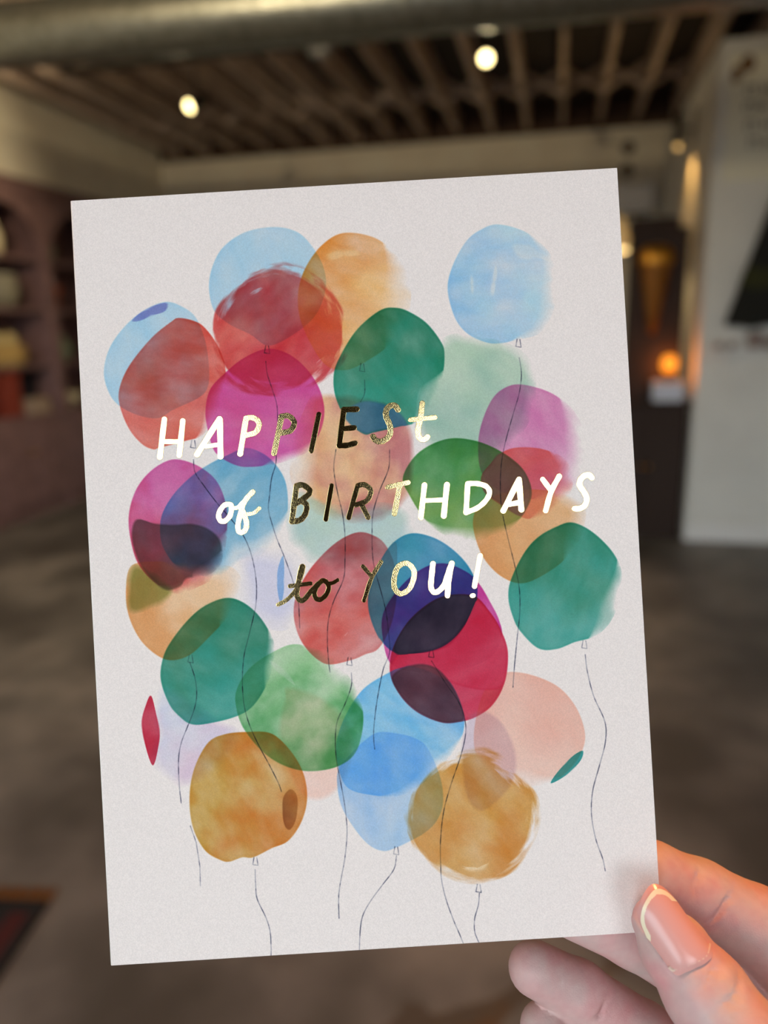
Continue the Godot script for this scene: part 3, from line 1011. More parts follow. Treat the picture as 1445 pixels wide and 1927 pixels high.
# ---------------------------------------------------------------- the hand
const CELL := 0.85
var bones := []            # [a, b, ra, rb, chain]
var nail_rim := PackedVector2Array()

func seg(p: Vector3, a: Vector3, b: Vector3, ra: float, rb: float) -> float:
	var ab := b - a
	var t := clampf((p - a).dot(ab) / ab.dot(ab), 0.0, 1.0)
	return p.distance_to(a + ab * t) - (ra + (rb - ra) * t)

func smin(a: float, b: float, k: float) -> float:
	var h := maxf(k - absf(a - b), 0.0) / k
	return minf(a, b) - h * h * k * 0.25

func hand_field(p: Vector3, use: Array) -> float:
	# bones come chain by chain, the palm (5) last
	var f := 1e3
	var run := 1e3
	var chain := -1
	for bn: Array in use:
		var a: Vector3 = bn[0]
		var ab: Vector3 = bn[5]
		var t := clampf((p - a).dot(ab) * float(bn[6]), 0.0, 1.0)
		var d := p.distance_to(a + ab * t) - (float(bn[2]) + float(bn[7]) * t)
		if bn[4] != chain:
			if run < 900.0: f = smin(f, run, 1.1)
			run = d
			chain = bn[4]
		else: run = smin(run, d, 2.0 if chain < 5 else 14.0)
	return smin(f, run, 9.0 if chain == 5 else 1.1)

func detail(p: Vector3) -> float:
	var o := 0.0
	if p.z > 4.0 and p.x > 52.0 and p.x < 72.0 and p.y > -92.0 and p.y < -70.0:      # fold of skin round the nail
		var q := Vector2(p.x, p.y)
		var near := 9.0
		for k in nail_rim.size():
			near = minf(near, q.distance_to(Geometry2D.get_closest_point_to_segment(q, nail_rim[k], nail_rim[(k + 1) % nail_rim.size()])))
		var inside := Geometry2D.is_point_in_polygon(q, nail_rim)
		if inside: o += 0.55 * clampf(near / 0.8, 0.0, 1.0) * clampf((p.z - 4.0) / 3.0, 0.0, 1.0)
		else: o -= 0.30 * exp(-((near - 0.9) / 0.8) ** 2)
	for c: Array in CREASES:
		var a := Vector3(c[0], c[1], c[2])
		var b := Vector3(c[3], c[4], c[5])
		var ab := b - a
		var t := clampf(Vector2(p.x - a.x, p.y - a.y).dot(Vector2(ab.x, ab.y)) / Vector2(ab.x, ab.y).length_squared(), 0.0, 1.0)
		var on := a + ab * t
		on.x += sin(t * 9.0 + a.x) * 0.25
		on.y += sin(t * 7.0 + a.y) * 0.25
		var dz := absf(p.z - on.z)
		if dz > 9.0: continue
		var q := Vector2(p.x - on.x, p.y - on.y).length() / float(c[6])
		if q < 3.0: o += float(c[7]) * exp(-q * q) * sin(PI * clampf(t, 0.08, 0.92))
	return o

func build_hand() -> void:
	var hand := thing("hand", "bare hand gripping the card's lower corner, thumb in front and fingers behind", "hand")
	hand.transform = CARD_AT
	var chain := 0
	nail_rim = spline(pairs(NAIL), true, 2)
	for f: String in FINGERS:
		var j: Array = FINGERS[f]
		for i in j.size() - 1:
			bones.append([Vector3(j[i][0], j[i][1], j[i][2]), Vector3(j[i + 1][0], j[i + 1][1], j[i + 1][2]), j[i][3], j[i + 1][3], chain])
		chain += 1
	for j: Array in PALM:
		bones.append([Vector3(j[0][0], j[0][1], j[0][2]), Vector3(j[1][0], j[1][1], j[1][2]), j[0][3], j[1][3], 5])
	for bn: Array in bones:
		var ab: Vector3 = bn[1] - bn[0]
		bn.append(ab)
		bn.append(1.0 / ab.length_squared())
		bn.append(bn[3] - bn[2])
	var lo := Vector3(24, -296, -36)
	var hi := Vector3(206, -60, 66)
	var nx := int((hi.x - lo.x) / CELL / 8) * 8 + 9
	var ny := int((hi.y - lo.y) / CELL / 8) * 8 + 9
	var nz := int((hi.z - lo.z) / CELL / 8) * 8 + 9
	var val := PackedFloat32Array(); val.resize(nx * ny * nz); val.fill(1e3)
	var ids := PackedInt32Array(); ids.resize(nx * ny * nz); ids.fill(-1)
	var blocks := []
	var half := 4.0 * CELL
	for bz in range(0, nz - 1, 8):
		for by in range(0, ny - 1, 8):
			for bx in range(0, nx - 1, 8):
				var mid := lo + Vector3(bx, by, bz) * CELL + Vector3.ONE * half
				var near := []
				var best := 1e3
				for bn: Array in bones:
					var d := seg(mid, bn[0], bn[1], bn[2], bn[3])
					best = minf(best, d)
					if d < 7.0 * CELL + 22.0: near.append(bn)
				if best > 7.0 * CELL + 12.0: continue
				if absf(hand_field(mid, near)) > 7.2 * CELL + 2.5: continue
				blocks.append([bx, by, bz, near])
				for z in range(bz, bz + 9):
					for y in range(by, by + 9):
						var row := (z * ny + y) * nx
						for x in range(bx, bx + 9):
							if val[row + x] > 900.0:
								var p := lo + Vector3(x, y, z) * CELL
								var fv := hand_field(p, near)
								if fv > -1.6 and fv < 1.6: fv += detail(p)
								val[row + x] = fv
	var verts := PackedVector3Array()
	var norms := PackedVector3Array()
	var cols := PackedColorArray()
	var strides := [1, nx, nx * ny]
	fine.seed = 4
	fine.frequency = 0.05
	for bk: Array in blocks:
		for z in range(bk[2], bk[2] + 8):
			for y in range(bk[1], bk[1] + 8):
				for x in range(bk[0], bk[0] + 8):
					var i: int = (z * ny + y) * nx + x
					var c := [val[i], val[i + 1], val[i + nx], val[i + nx + 1], val[i + strides[2]], val[i + strides[2] + 1], val[i + strides[2] + nx], val[i + strides[2] + nx + 1]]
					var inside := 0
					for q in 8:
						if c[q] < 0.0: inside += 1
					if inside == 0 or inside == 8: continue
					var sum := Vector3.ZERO
					var cnt := 0
					for ed: Array in EDGES:
						var a: float = c[ed[0]]
						var b: float = c[ed[1]]
						if (a < 0.0) != (b < 0.0):
							var t := a / (a - b)
							sum += CORNERS[ed[0]].lerp(CORNERS[ed[1]], t)
							cnt += 1
					var lp := sum / cnt
					ids[i] = verts.size()
					verts.append((lo + (Vector3(x, y, z) + lp) * CELL) / 1000.0)
					# trilinear gradient
					var gx := lerpf(lerpf(c[1] - c[0], c[3] - c[2], lp.y), lerpf(c[5] - c[4], c[7] - c[6], lp.y), lp.z)
					var gy := lerpf(lerpf(c[2] - c[0], c[3] - c[1], lp.x), lerpf(c[6] - c[4], c[7] - c[5], lp.x), lp.z)
					var gz := lerpf(lerpf(c[4] - c[0], c[5] - c[1], lp.x), lerpf(c[6] - c[2], c[7] - c[3], lp.x), lp.y)
					norms.append(Vector3(gx, gy, gz).normalized())
					var pw := lo + (Vector3(x, y, z) + lp) * CELL
					var t1 := fine.get_noise_3d(pw.x * 1.6, pw.y * 1.6, pw.z * 1.6)
					var t2 := fine.get_noise_3d(pw.x * 7.0 + 90.0, pw.y * 7.0, pw.z * 7.0)
					cols.append(Color(0.62 + 0.05 * t1 + 0.05 * t2, 0.385 - 0.10 * t1 + 0.045 * t2, 0.37 - 0.08 * t1 + 0.04 * t2))
	var idx := PackedInt32Array()
	for bk: Array in blocks:
		for z in range(bk[2], bk[2] + 8):
			for y in range(bk[1], bk[1] + 8):
				for x in range(bk[0], bk[0] + 8):
					var i: int = (z * ny + y) * nx + x
					if ids[i] < 0: continue
					for ax in 3:
						var u: int = (ax + 1) % 3
						var w: int = (ax + 2) % 3
						var pos := [x, y, z]
						if pos[u] == 0 or pos[w] == 0: continue
						var a := val[i]
						var b := val[i + strides[ax]]
						if (a < 0.0) == (b < 0.0): continue
						var v0 := ids[i]
						var v1 := ids[i - strides[u]]
						var v2 := ids[i - strides[u] - strides[w]]
						var v3 := ids[i - strides[w]]
						if v1 < 0 or v2 < 0 or v3 < 0: continue
						if a < 0.0: idx.append_array(PackedInt32Array([v0, v2, v1, v0, v3, v2]))
						else: idx.append_array(PackedInt32Array([v0, v1, v2, v0, v2, v3]))
	var arr := []
	arr.resize(Mesh.ARRAY_MAX)
	arr[Mesh.ARRAY_VERTEX] = verts
	arr[Mesh.ARRAY_NORMAL] = norms
	arr[Mesh.ARRAY_COLOR] = cols
	arr[Mesh.ARRAY_INDEX] = idx
	var mesh := ArrayMesh.new()
	mesh.add_surface_from_arrays(Mesh.PRIMITIVE_TRIANGLES, arr)
	var skin := mat("skin", Color.WHITE, 0.5)
	skin.vertex_color_use_as_albedo = true
	skin.metallic_specular = 0.4
	skin.normal_enabled = true
	skin.normal_texture = bump_tex(0.06, 512, 8, 5.0)
	skin.normal_scale = 0.22
	skin.uv1_triplanar = true
	skin.uv1_scale = Vector3.ONE * 55.0
	put_mesh(mesh, "skin", skin, hand)
	# cuff and sleeve over the forearm
	var sl := st()
	var sp := []
	var sr := []
	for k in 15:
		var t := k / 14.0
		sp.append(Vector3(lerpf(146, 270, t), lerpf(-219, -420, t), -2.0 + 70.0 * t * t) / 1000.0)
		sr.append((29.0 + 13.0 * t + 1.3 * sin(k * 2.4) + (2.0 if k < 2 else 0.0)) / 1000.0)
	tube(sl, sp, sr, 36)
	put(sl, "sleeve", patchy("grey_knit", Color(0.30, 0.30, 0.31), Color(0.35, 0.35, 0.36), Color(0.40, 0.40, 0.41), 0.95, 14.0, 0.05, 33), hand)
	# thumb nail: plate, pale free edge, dry cuticle
	var thumb := bones.filter(func(bn): return bn[4] == 0)
	var plate := mat("nail_plate", Color(0.86, 0.635, 0.61), 0.22)
	var rim := spline(pairs(NAIL), true, 4)
	var mid := Vector2.ZERO
	for p in rim: mid += p
	mid /= rim.size()
	var s := st()
	s.set_smooth_group(0)
	var rings := 9
	for k in rim.size():
		var k1 := (k + 1) % rim.size()
		for q in rings:
			var t0 := float(q) / rings
			var t1 := float(q + 1) / rings
			var a := nail_at(mid.lerp(rim[k], t0), t0, thumb)
			var b := nail_at(mid.lerp(rim[k1], t0), t0, thumb)
			var c := nail_at(mid.lerp(rim[k1], t1), t1, thumb)
			var d := nail_at(mid.lerp(rim[k], t1), t1, thumb)
			for v: Vector3 in ([a, c, b, a, d, c] if true else []): s.add_vertex(v)
	put(s, "thumb_nail", plate, hand)
	var tip_mat := mat("nail_free_edge", Color(0.93, 0.87, 0.75), 0.35)
	var outer := spline(pairs(NAIL_TIP_OUTER), false, 5)
	var inner := spline(pairs(NAIL_TIP_INNER), false, 5)
	var e := st()
	e.set_smooth_group(0)
	for k in outer.size() - 1:
		for q in 3:
			var v := []
			for w: Array in [[k, q], [k + 1, q], [k + 1, q + 1], [k, q + 1]]:
				var p2: Vector2 = outer[w[0]].lerp(inner[w[0]], float(w[1]) / 3.0)
				v.append(nail_at(p2, 0.9, thumb) + Vector3(0, 0, 0.00012))
			quad(e, v[0], v[1], v[2], v[3])
	put(e, "nail_free_edge", tip_mat, hand)
	var cut := st()
	var cp := []
	var cr := []
	var cl := spline(pairs(CUTICLE), false, 5)
	for k in cl.size():
		cp.append(nail_at(cl[k], 1.0, thumb) + Vector3(0, 0, 0.00035))
		cr.append(0.0001 + 0.00010 * absf(sin(k * 1.7)) + (0.0002 if k < 8 else 0.0))
	tube(cut, cp, cr, 8)
	put(cut, "cuticle", mat("dry_cuticle", Color(0.90, 0.78, 0.71), 0.7), hand)

func nail_at(p: Vector2, t: float, thumb: Array) -> Vector3:
	# height of the skin there, and of a stiffer plate that arches across it
	var z := 30.0
	for k in 40:
		var d := hand_field(Vector3(p.x, p.y, z), thumb)
		if d < 0.02 or z < 2.0: break
		z -= d * 0.8
	var zp := 30.0
	for k in 40:
		var d := seg(Vector3(p.x, p.y, zp), NAIL_BED[0], NAIL_BED[1], 6.7, 8.0)
		if d < 0.02 or zp < 2.0: break
		zp -= d * 0.8
	var lift := maxf(z, zp) if zp > 2.5 else z
	return Vector3(p.x, p.y, lerpf(lift + 0.35, maxf(z, lift - 0.6) + 0.12, t ** 6)) / 1000.0

const NAIL_BED := [Vector3(58.6, -78.5, 6.4), Vector3(66.0, -91.0, 11.0)]
const CORNERS: Array[Vector3] = [Vector3(0, 0, 0), Vector3(1, 0, 0), Vector3(0, 1, 0), Vector3(1, 1, 0), Vector3(0, 0, 1), Vector3(1, 0, 1), Vector3(0, 1, 1), Vector3(1, 1, 1)]
const EDGES := [[0, 1], [2, 3], [4, 5], [6, 7], [0, 2], [1, 3], [4, 6], [5, 7], [0, 4], [1, 5], [2, 6], [3, 7]]

const WASHES := [
	{"p":[23.1,52.57,31.7,51.09,38.36,48.35,41.57,43.82,41.82,37.6,39.41,30.3,33.85,24.42,26.28,22.12,18.92,23.29,14.24,28.02,13.36,34.27,15.65,41.58,18.55,48.86],"a":[0.751, 0.891, 0.802],"b":[0.709, 0.855, 0.806],"dir":90,"grad":0.5,"soft":2.5,"side":[],"see":0.8,"brush":0,"amp":0.16,"over":0},
	{"p":[-8.56,40.73,2.48,38.86,8.53,36.4,12.6,31.83,13.16,24.37,11.71,16.4,7.08,11.34,0.79,9.48,-7.77,11.21,-13.75,14.77,-16.36,21.11,-15.44,28.49,-12.8,35.77],"a":[0.965, 0.785, 0.586],"b":[0.828, 0.547, 0.555],"dir":0,"grad":0.75,"soft":1.6,"side":[180, 60, 5],"see":0.8,"brush":0,"amp":0.16,"over":0},
	{"p":[-14.81,17.93,-5.12,14.28,4.78,14.32,11.09,12.1,11.47,5.9,7.11,1.2,0.19,-0.87,-6,-1.13,-12.07,0.83,-16.53,5.04,-18.18,10.7],"a":[0.76, 0.892, 0.844],"b":[0.794, 0.903, 0.913],"dir":90,"grad":0.5,"soft":3,"side":[],"see":0.55,"brush":0,"amp":0.16,"over":0},
	{"p":[-29.16,4.54,-22.93,5.41,-15.65,3.14,-14.11,-2.51,-15.15,-9.86,-19.09,-13.95,-25.21,-12.98,-29.3,-9.04,-30.12,-1.58],"a":[0.899, 0.917, 1.0],"b":[0.899, 0.917, 1.0],"dir":90,"grad":0.5,"soft":4,"side":[],"see":0.8,"brush":0,"amp":0.16,"over":0},
	{"p":[-18.97,3.33,-20.2,1.3,-20.85,-1.5,-20.9,-4.59,-20.34,-7.71,-19.5,-5.9,-19.04,-2.23],"a":[0.628, 0.803, 0.965],"b":[0.628, 0.803, 0.965],"dir":90,"grad":0.5,"soft":0.35,"side":[],"see":0.8,"brush":0,"amp":0.16,"over":0},
	{"p":[-49.32,-25.13,-44.48,-26.65,-37.41,-32.61,-32.05,-36,-31.03,-39.75,-34.99,-44.44,-40.11,-47.83,-45.72,-48.98,-50.14,-46.5,-52.21,-41.58,-51.1,-34.88,-51.07,-29.96],"a":[0.876, 0.916, 1.0],"b":[0.937, 0.892, 0.959],"dir":90,"grad":0.5,"soft":2.5,"side":[],"see":0.8,"brush":0,"amp":0.4,"over":0},
	{"p":[-19.82,-26.86,-12.55,-29.26,-6.7,-34.77,-4.85,-41.29,-6.87,-48.56,-11.21,-53.22,-15.44,-53.96,-18.77,-51.79,-21.39,-45.86,-22.92,-40.23,-22.21,-34.11,-20.57,-29.28],"a":[1.0, 0.894, 0.854],"b":[1.0, 0.894, 0.854],"dir":90,"grad":0.5,"soft":1.2,"side":[],"see":0.8,"brush":0,"amp":0.16,"over":0},
	{"p":[-16.86,79.94,-11.37,78.39,-7.87,74.46,-5.68,69.49,-5.59,64.51,-8.14,58.82,-13.34,54.65,-19.67,52.15,-23.84,55,-28.64,57.75,-31.92,61.04,-32.88,66.06,-31.98,70.98,-29.11,75.79,-23.72,79.09],"a":[0.715, 0.893, 1.0],"b":[0.805, 0.931, 1.0],"dir":60,"grad":0.5,"soft":0.2,"side":[],"see":0.8,"brush":0,"amp":0.35,"over":0},
	{"p":[-16.69,71.98,-9.97,70.35,-4.41,65.69,-1.09,58.67,-0.21,52.41,-2.25,47.07,-7.83,42.67,-14.78,40.22,-22.2,40.27,-29.47,42.92,-33.11,48.7,-34.38,56.84,-32.78,61.09,-28.19,65.8,-23.02,69.6],"a":[0.887, 0.401, 0.372],"b":[0.853, 0.366, 0.401],"dir":0,"grad":0.5,"soft":0.8,"side":[],"see":0.8,"brush":5,"amp":0.2,"over":0},
	{"p":[-0.87,77.67,5.88,76.42,10.39,72.93,13.45,67.79,14.08,61.54,12.39,56.04,8.36,50.68,2.96,47.27,-2.1,45.45,-6.72,46.83,-10.12,52.36,-12.24,58.68,-12.14,64.89,-9.97,70.35,-5.98,75.1],"a":[0.938, 0.67, 0.394],"b":[0.994, 0.856, 0.651],"dir":25,"grad":0.9,"soft":0.25,"side":[0, 60, 7],"see":0.8,"brush":0,"amp":0.35,"over":0},
	{"p":[-43.02,63.91,-39.14,62.57,-36.07,59.79,-34.16,54.1,-33.66,47.62,-34.27,43.32,-36.51,40.96,-42.7,38.47,-46.13,36.81,-50.05,37.4,-54.62,39.77,-57.28,43.02,-58.36,48.16,-56.82,53.65,-53.09,58.52,-48.19,62.21],"a":[0.715, 0.897, 1.0],"b":[0.813, 0.931, 1.0],"dir":30,"grad":0.6,"soft":0.2,"side":[],"see":0.8,"brush":0,"amp":0.35,"over":0},
	{"p":[-42.54,63.63,-43.02,61.67,-46.42,60.63,-49.32,59.67,-51.29,59.79,-49.21,61.65,-45.91,63.2],"a":[0.639, 0.639, 0.862],"b":[0.639, 0.639, 0.862],"dir":90,"grad":0.5,"soft":0.5,"side":[],"see":0.75,"brush":0,"amp":0.16,"over":0},
	{"p":[-40.14,60.02,-41.92,59.25,-46.82,55.69,-52.35,49.55,-55,44.13,-54.99,39.79,-53.17,34.61,-50.41,30.99,-47.89,29.61,-46.27,29.88,-40.52,31.04,-36.13,32.27,-32.91,36.79,-30.45,43.1,-29.91,48.27,-31.6,53.45,-34.34,57.58,-36.85,59.21],"a":[0.888, 0.419, 0.398],"b":[0.929, 0.525, 0.466],"dir":90,"grad":0.4,"soft":0.2,"side":[30, 40, 3],"see":0.8,"brush":0,"amp":0.3,"over":0},
	{"p":[10.61,59.5,6.62,59.1,0.79,54.71,-3.81,48.02,-5.16,43.88,-4.82,39.03,-2.52,33.81,1.13,30.38,3.74,30.61,9.74,31.62,13.5,32.4,17.19,36.16,20.28,42.43,21.22,47.96,20.53,50.98,17.56,55.37,13.88,58.19],"a":[0.23, 0.574, 0.467],"b":[0.27, 0.663, 0.583],"dir":90,"grad":0.8,"soft":0.2,"side":[35, 35, 4],"see":0.7,"brush":0,"amp":0.16,"over":0},
	{"p":[-3.26,35.96,1.96,38.39,8.53,36.4,11.75,32.13,9.74,31.62,3.74,30.61,1.13,30.38,-2.19,33.05],"a":[0.289, 0.475, 0.62],"b":[0.289, 0.475, 0.62],"dir":90,"grad":0.5,"soft":0.6,"side":[],"see":0.8,"brush":0,"amp":0.16,"over":0.8},
	{"p":[35.37,77.62,31.21,76.61,27.72,74.19,24.45,69.28,22.66,64.16,23.01,59.41,24.49,54.98,27.28,51.84,31.38,49.87,34.84,49.67,37.85,50.24,43.52,51.54,46.76,55.95,47.93,60.98,48.04,67.07,46.06,71.41,41.58,75.53],"a":[0.656, 0.848, 1.0],"b":[0.806, 0.939, 1.0],"dir":0,"grad":0.45,"soft":0.2,"side":[10, 70, 3.5],"see":0.8,"brush":0,"amp":0.45,"over":0},
	{"p":[38.62,40.02,44.58,38.06,48.74,34.97,51.59,30.84,52.83,24.57,51.6,18.44,47.1,13.74,39.37,12.95,32.07,15.23,28,19.8,27.5,26.02,28.69,31.53,31.49,36.95,34.74,39.5],"a":[0.869, 0.526, 0.755],"b":[0.905, 0.692, 0.843],"dir":45,"grad":0.6,"soft":0.2,"side":[20, 70, 5],"see":0.8,"brush":0,"amp":0.3,"over":0},
	{"p":[9.69,20.11,13.59,25.46,20.2,28.3,26.61,27.68,32.88,24.72,37.82,20.22,39.61,14.92,38.13,10.79,34.42,6.67,29.09,4.63,24,4.31,18.89,5.84,14.4,9.56,10.92,15.7],"a":[0.312, 0.618, 0.357],"b":[0.519, 0.714, 0.422],"dir":90,"grad":0.9,"soft":0.2,"side":[90, 60, 3],"see":0.8,"brush":0,"amp":0.16,"over":0},
	{"p":[36.39,25.39,41.45,24.97,45.69,23.36,48.52,20.85,49.05,17.35,48.63,14.4,44.92,10.4,39.23,8.5,36.3,9.16,32.13,12,28.36,15.32,27.84,19.06,30.11,21.9,32.86,24.35],"a":[0.944, 0.525, 0.458],"b":[0.936, 0.604, 0.613],"dir":60,"grad":0.7,"soft":0.2,"side":[20, 70, 3.5],"see":0.8,"brush":0,"amp":0.16,"over":0},
	{"p":[27.61,13.01,33.31,15.16,40.75,15.35,48.09,13.68,51.74,10.38,50.79,4.86,47.24,-0.5,42.7,-3.95,36.37,-6.43,31.51,-4.79,27.67,-0.61,25.74,4.45,25.41,9.42],"a":[0.915, 0.669, 0.434],"b":[0.949, 0.785, 0.602],"dir":-20,"grad":0.7,"soft":0.2,"side":[-10, 50, 4],"see":0.75,"brush":0,"amp":0.16,"over":0},
	{"p":[48.57,7.22,44.69,6.45,40.22,4.23,36.66,0.6,33.34,-5.26,32.48,-9.42,33.21,-13.78,34.73,-17.33,38.68,-21.64,42.99,-22.14,47.4,-20.79,51.67,-19.8,55.68,-16.82,58.64,-10.94,59.24,-5.03,57.55,-0.23,53.13,4.72],"a":[0.241, 0.609, 0.52],"b":[0.38, 0.729, 0.692],"dir":90,"grad":0.8,"soft":0.2,"side":[20, 45, 4],"see":0.75,"brush":0,"amp":0.16,"over":0},
	{"p":[-0.91,7.85,-4.43,6.94,-8.4,4.45,-12.98,0.02,-16.23,-4.98,-17.48,-9.6,-17.01,-14.32,-15.26,-18.25,-12.47,-21.37,-9.58,-22.65,-4.35,-21.84,-1.32,-20.79,1.83,-19.61,4.96,-14.73,6.86,-7.44,6.67,-0.01,4.72,4.8,2.13,6.93],"a":[0.818, 0.434, 0.463],"b":[0.899, 0.541, 0.524],"dir":90,"grad":0.7,"soft":0.2,"side":[],"see":0.8,"brush":0,"amp":0.3,"over":0},
	{"p":[11.28,6.9,16.03,5.63,20.2,2.79,23.67,-1.24,25.52,-5.68,25.44,-9.13,23.99,-12.75,19.98,-17.83,15.37,-20.53,8.9,-21.26,4.64,-20.27,1.31,-15.76,-0.18,-9.5,0.88,-4,4.07,2,7.36,5.51],"a":[0.26, 0.597, 0.786],"b":[0.336, 0.668, 0.778],"dir":180,"grad":0.5,"soft":0.2,"side":[],"see":0.7,"brush":0,"amp":0.16,"over":0},
	{"p":[18.52,-0.57,23.57,-2.97,26.24,-5.96,28.36,-10.04,30.2,-14.47,30.57,-18.69,27.32,-23.44,19.77,-25.72,11.13,-25.58,4.46,-23.34,2.75,-16.58,3.45,-10.82,7.99,-5.03,13.4,-1.26],"a":[0.855, 0.353, 0.683],"b":[0.821, 0.317, 0.671],"dir":0,"grad":0.5,"soft":0.2,"side":[],"see":1,"brush":0,"amp":0.16,"over":0},
	{"p":[5.48,-18.59,9.24,-13.26,14.67,-9.25,19.45,-7.92,24.98,-8.61,28.1,-12.25,30.45,-16.59,31.85,-22.23,30.55,-29.43,27.42,-34.31,23.19,-36.9,18.94,-37.76,15.25,-37.54,10.32,-35.16,6.81,-31.74,4.37,-27.04,4.1,-23.08],"a":[0.841, 0.21, 0.348],"b":[0.821, 0.262, 0.401],"dir":90,"grad":0.5,"soft":0.2,"side":[],"see":0.9,"brush":0,"amp":0.16,"over":0},
	{"p":[12.36,-23.56,15.96,-25.37,19.25,-30.38,20.86,-36.64,19.83,-41.51,16.1,-46.21,10.89,-50.83,4.67,-53.79,-2.2,-53.26,-7.62,-50.97,-9.49,-44.71,-9.07,-39.56,-6.39,-33.68,-2.13,-28.39,3.99,-25.04,8.15,-23.56],"a":[0.535, 0.834, 1.0],"b":[0.573, 0.818, 1.0],"dir":45,"grad":0.5,"soft":0.2,"side":[60, 50, 2.5],"see":0.8,"brush":0,"amp":0.35,"over":0},
	{"p":[0.48,-38.77,5.02,-39.28,9.14,-40.63,11.96,-43.14,14.51,-50.18,14.78,-56.11,13.06,-60.19,10.07,-62.84,5.89,-64.81,2.99,-65.87,0.24,-66.44,-2.88,-65.03,-5.88,-61.41,-8.88,-55.7,-9.67,-50.11,-8.97,-46.46,-6.34,-43.66,-3.35,-41.01],"a":[0.662, 0.831, 1.0],"b":[0.779, 0.896, 1.0],"dir":60,"grad":0.6,"soft":0.2,"side":[],"see":0.8,"brush":0,"amp":0.35,"over":0},
	{"p":[-16.93,-17.29,-22.57,-18.68,-28.32,-22.17,-31.53,-26.67,-32.11,-30.45,-30.81,-35.7,-26.82,-41.48,-21.97,-45.21,-16.03,-47.03,-9.21,-46.33,-4.71,-43.14,-2.6,-36.49,-3.12,-30.55,-5.88,-24.84,-9.82,-20.29],"a":[0.669, 0.869, 0.681],"b":[0.441, 0.729, 0.503],"dir":110,"grad":0.8,"soft":0.2,"side":[-40, 45, 4],"see":0.8,"brush":0,"amp":0.25,"over":0},
	{"p":[-32.94,-5.62,-37.71,-7.07,-41.69,-9.92,-45.77,-14.37,-48.21,-18.42,-49.12,-23.67,-47.47,-29.55,-45.06,-32.77,-42.7,-34.51,-39.26,-34.71,-32.41,-33.51,-27.96,-31.19,-24.21,-25.86,-22.37,-19.56,-22.73,-15.1,-25.53,-10,-29.17,-6.7],"a":[0.222, 0.574, 0.475],"b":[0.32, 0.691, 0.646],"dir":80,"grad":0.8,"soft":0.2,"side":[0, 30, 2],"see":0.75,"brush":0,"amp":0.16,"over":0},
	{"p":[-42.59,27.2,-37.62,25.43,-33.5,21.73,-31.58,16.42,-31.52,10.85,-32.92,3.52,-35.01,-0.68,-39.45,-2.89,-44.45,-4.09,-49.35,-1.21,-52.92,3.44,-54.33,9.2,-54.39,14.77,-52.75,19.87,-50.08,23.55,-46.48,26.18],"a":[0.864, 0.465, 0.725],"b":[0.86, 0.35, 0.467],"dir":90,"grad":0.9,"soft":0.2,"side":[60, 50, 4],"see":0.8,"brush":0,"amp":0.16,"over":0},
	{"p":[-26.3,28.86,-30.58,27.5,-35.01,25.65,-39.49,22.94,-43.92,18.86,-46.76,14.33,-47.38,9.91,-46.6,6.16,-43.63,1.92,-38.68,-0.1,-34.15,-0.86,-29.91,2.11,-25.15,3.32,-21.19,5.56,-18.9,8.89,-17.25,13.99,-17.39,20.3,-19.61,24.76,-22.55,27.53],"a":[0.512, 0.763, 0.891],"b":[0.588, 0.809, 0.931],"dir":70,"grad":0.5,"soft":0.2,"side":[70, 70, 5],"see":0.85,"brush":0,"amp":0.3,"over":0},
	{"p":[-52.72,13.81,-48.46,12.7,-44.16,12.2,-39.6,12.06,-35.62,10.47,-33.08,7.23,-33.6,2.32,-37.09,-0.44,-41.56,-0.92,-43.39,-2.67,-46.63,-3.34,-49.48,-1.2,-52.67,3.43,-54.06,9.68],"a":[0.513, 0.508, 0.465],"b":[0.457, 0.506, 0.513],"dir":0,"grad":0.5,"soft":0.5,"side":[30, 30, 3],"see":0.9,"brush":0,"amp":0.16,"over":0},
	{"p":[-54.16,3.27,-47.72,3.76,-39.16,2.4,-31.79,1.6,-29.12,-1.39,-29.71,-5.31,-33.1,-10.67,-37.28,-14.74,-41.8,-18.43,-46.05,-19.53,-49.56,-18.22,-53.4,-14.17,-55.78,-8.12,-55.92,-1.82],"a":[0.924, 0.687, 0.453],"b":[0.979, 0.856, 0.708],"dir":-40,"grad":0.8,"soft":0.2,"side":[-40, 70, 5],"see":0.9,"brush":0,"amp":0.16,"over":0},
	{"p":[-54.16,3.27,-50.3,1.81,-46.73,-0.62,-44.42,-3.47,-47.04,-6.16,-51.44,-7.75,-55.76,-7.75,-56.05,-1.81],"a":[0.657, 0.737, 0.496],"b":[0.657, 0.737, 0.496],"dir":90,"grad":0.5,"soft":1.5,"side":[],"see":0.9,"brush":0,"amp":0.16,"over":0},
	{"p":[-20.07,51.68,-25.74,49.77,-30.26,46.56,-33.92,42.92,-35.32,37.8,-34.87,32.7,-33.4,27.91,-28.88,24.8,-24.71,24.19,-20.36,24.56,-15.99,25.42,-12.06,27.05,-8.85,31.2,-7.45,36.2,-8.27,41.46,-10.96,46.32,-15.08,50.16],"a":[0.861, 0.326, 0.607],"b":[0.889, 0.475, 0.752],"dir":80,"grad":0.8,"soft":0.2,"side":[60, 35, 2],"see":0.75,"brush":0,"amp":0.16,"over":0},
	{"p":[-34.7,-37.07,-38.61,-38.57,-41.82,-43.18,-43.6,-48.49,-44.06,-54.48,-43.23,-59.57,-40.9,-64.01,-37.58,-66.29,-35.51,-66.78,-32.51,-65.98,-29.93,-66.13,-25.52,-64.3,-21.61,-62.81,-18.44,-58.95,-16.68,-54.01,-16.75,-48.84,-18.45,-44.06,-21.65,-39.56,-24.85,-37.28,-30.01,-36.86],"a":[0.827, 0.682, 0.357],"b":[0.862, 0.615, 0.362],"dir":20,"grad":0.8,"soft":0.2,"side":[],"see":0.8,"brush":0,"amp":0.3,"over":0},
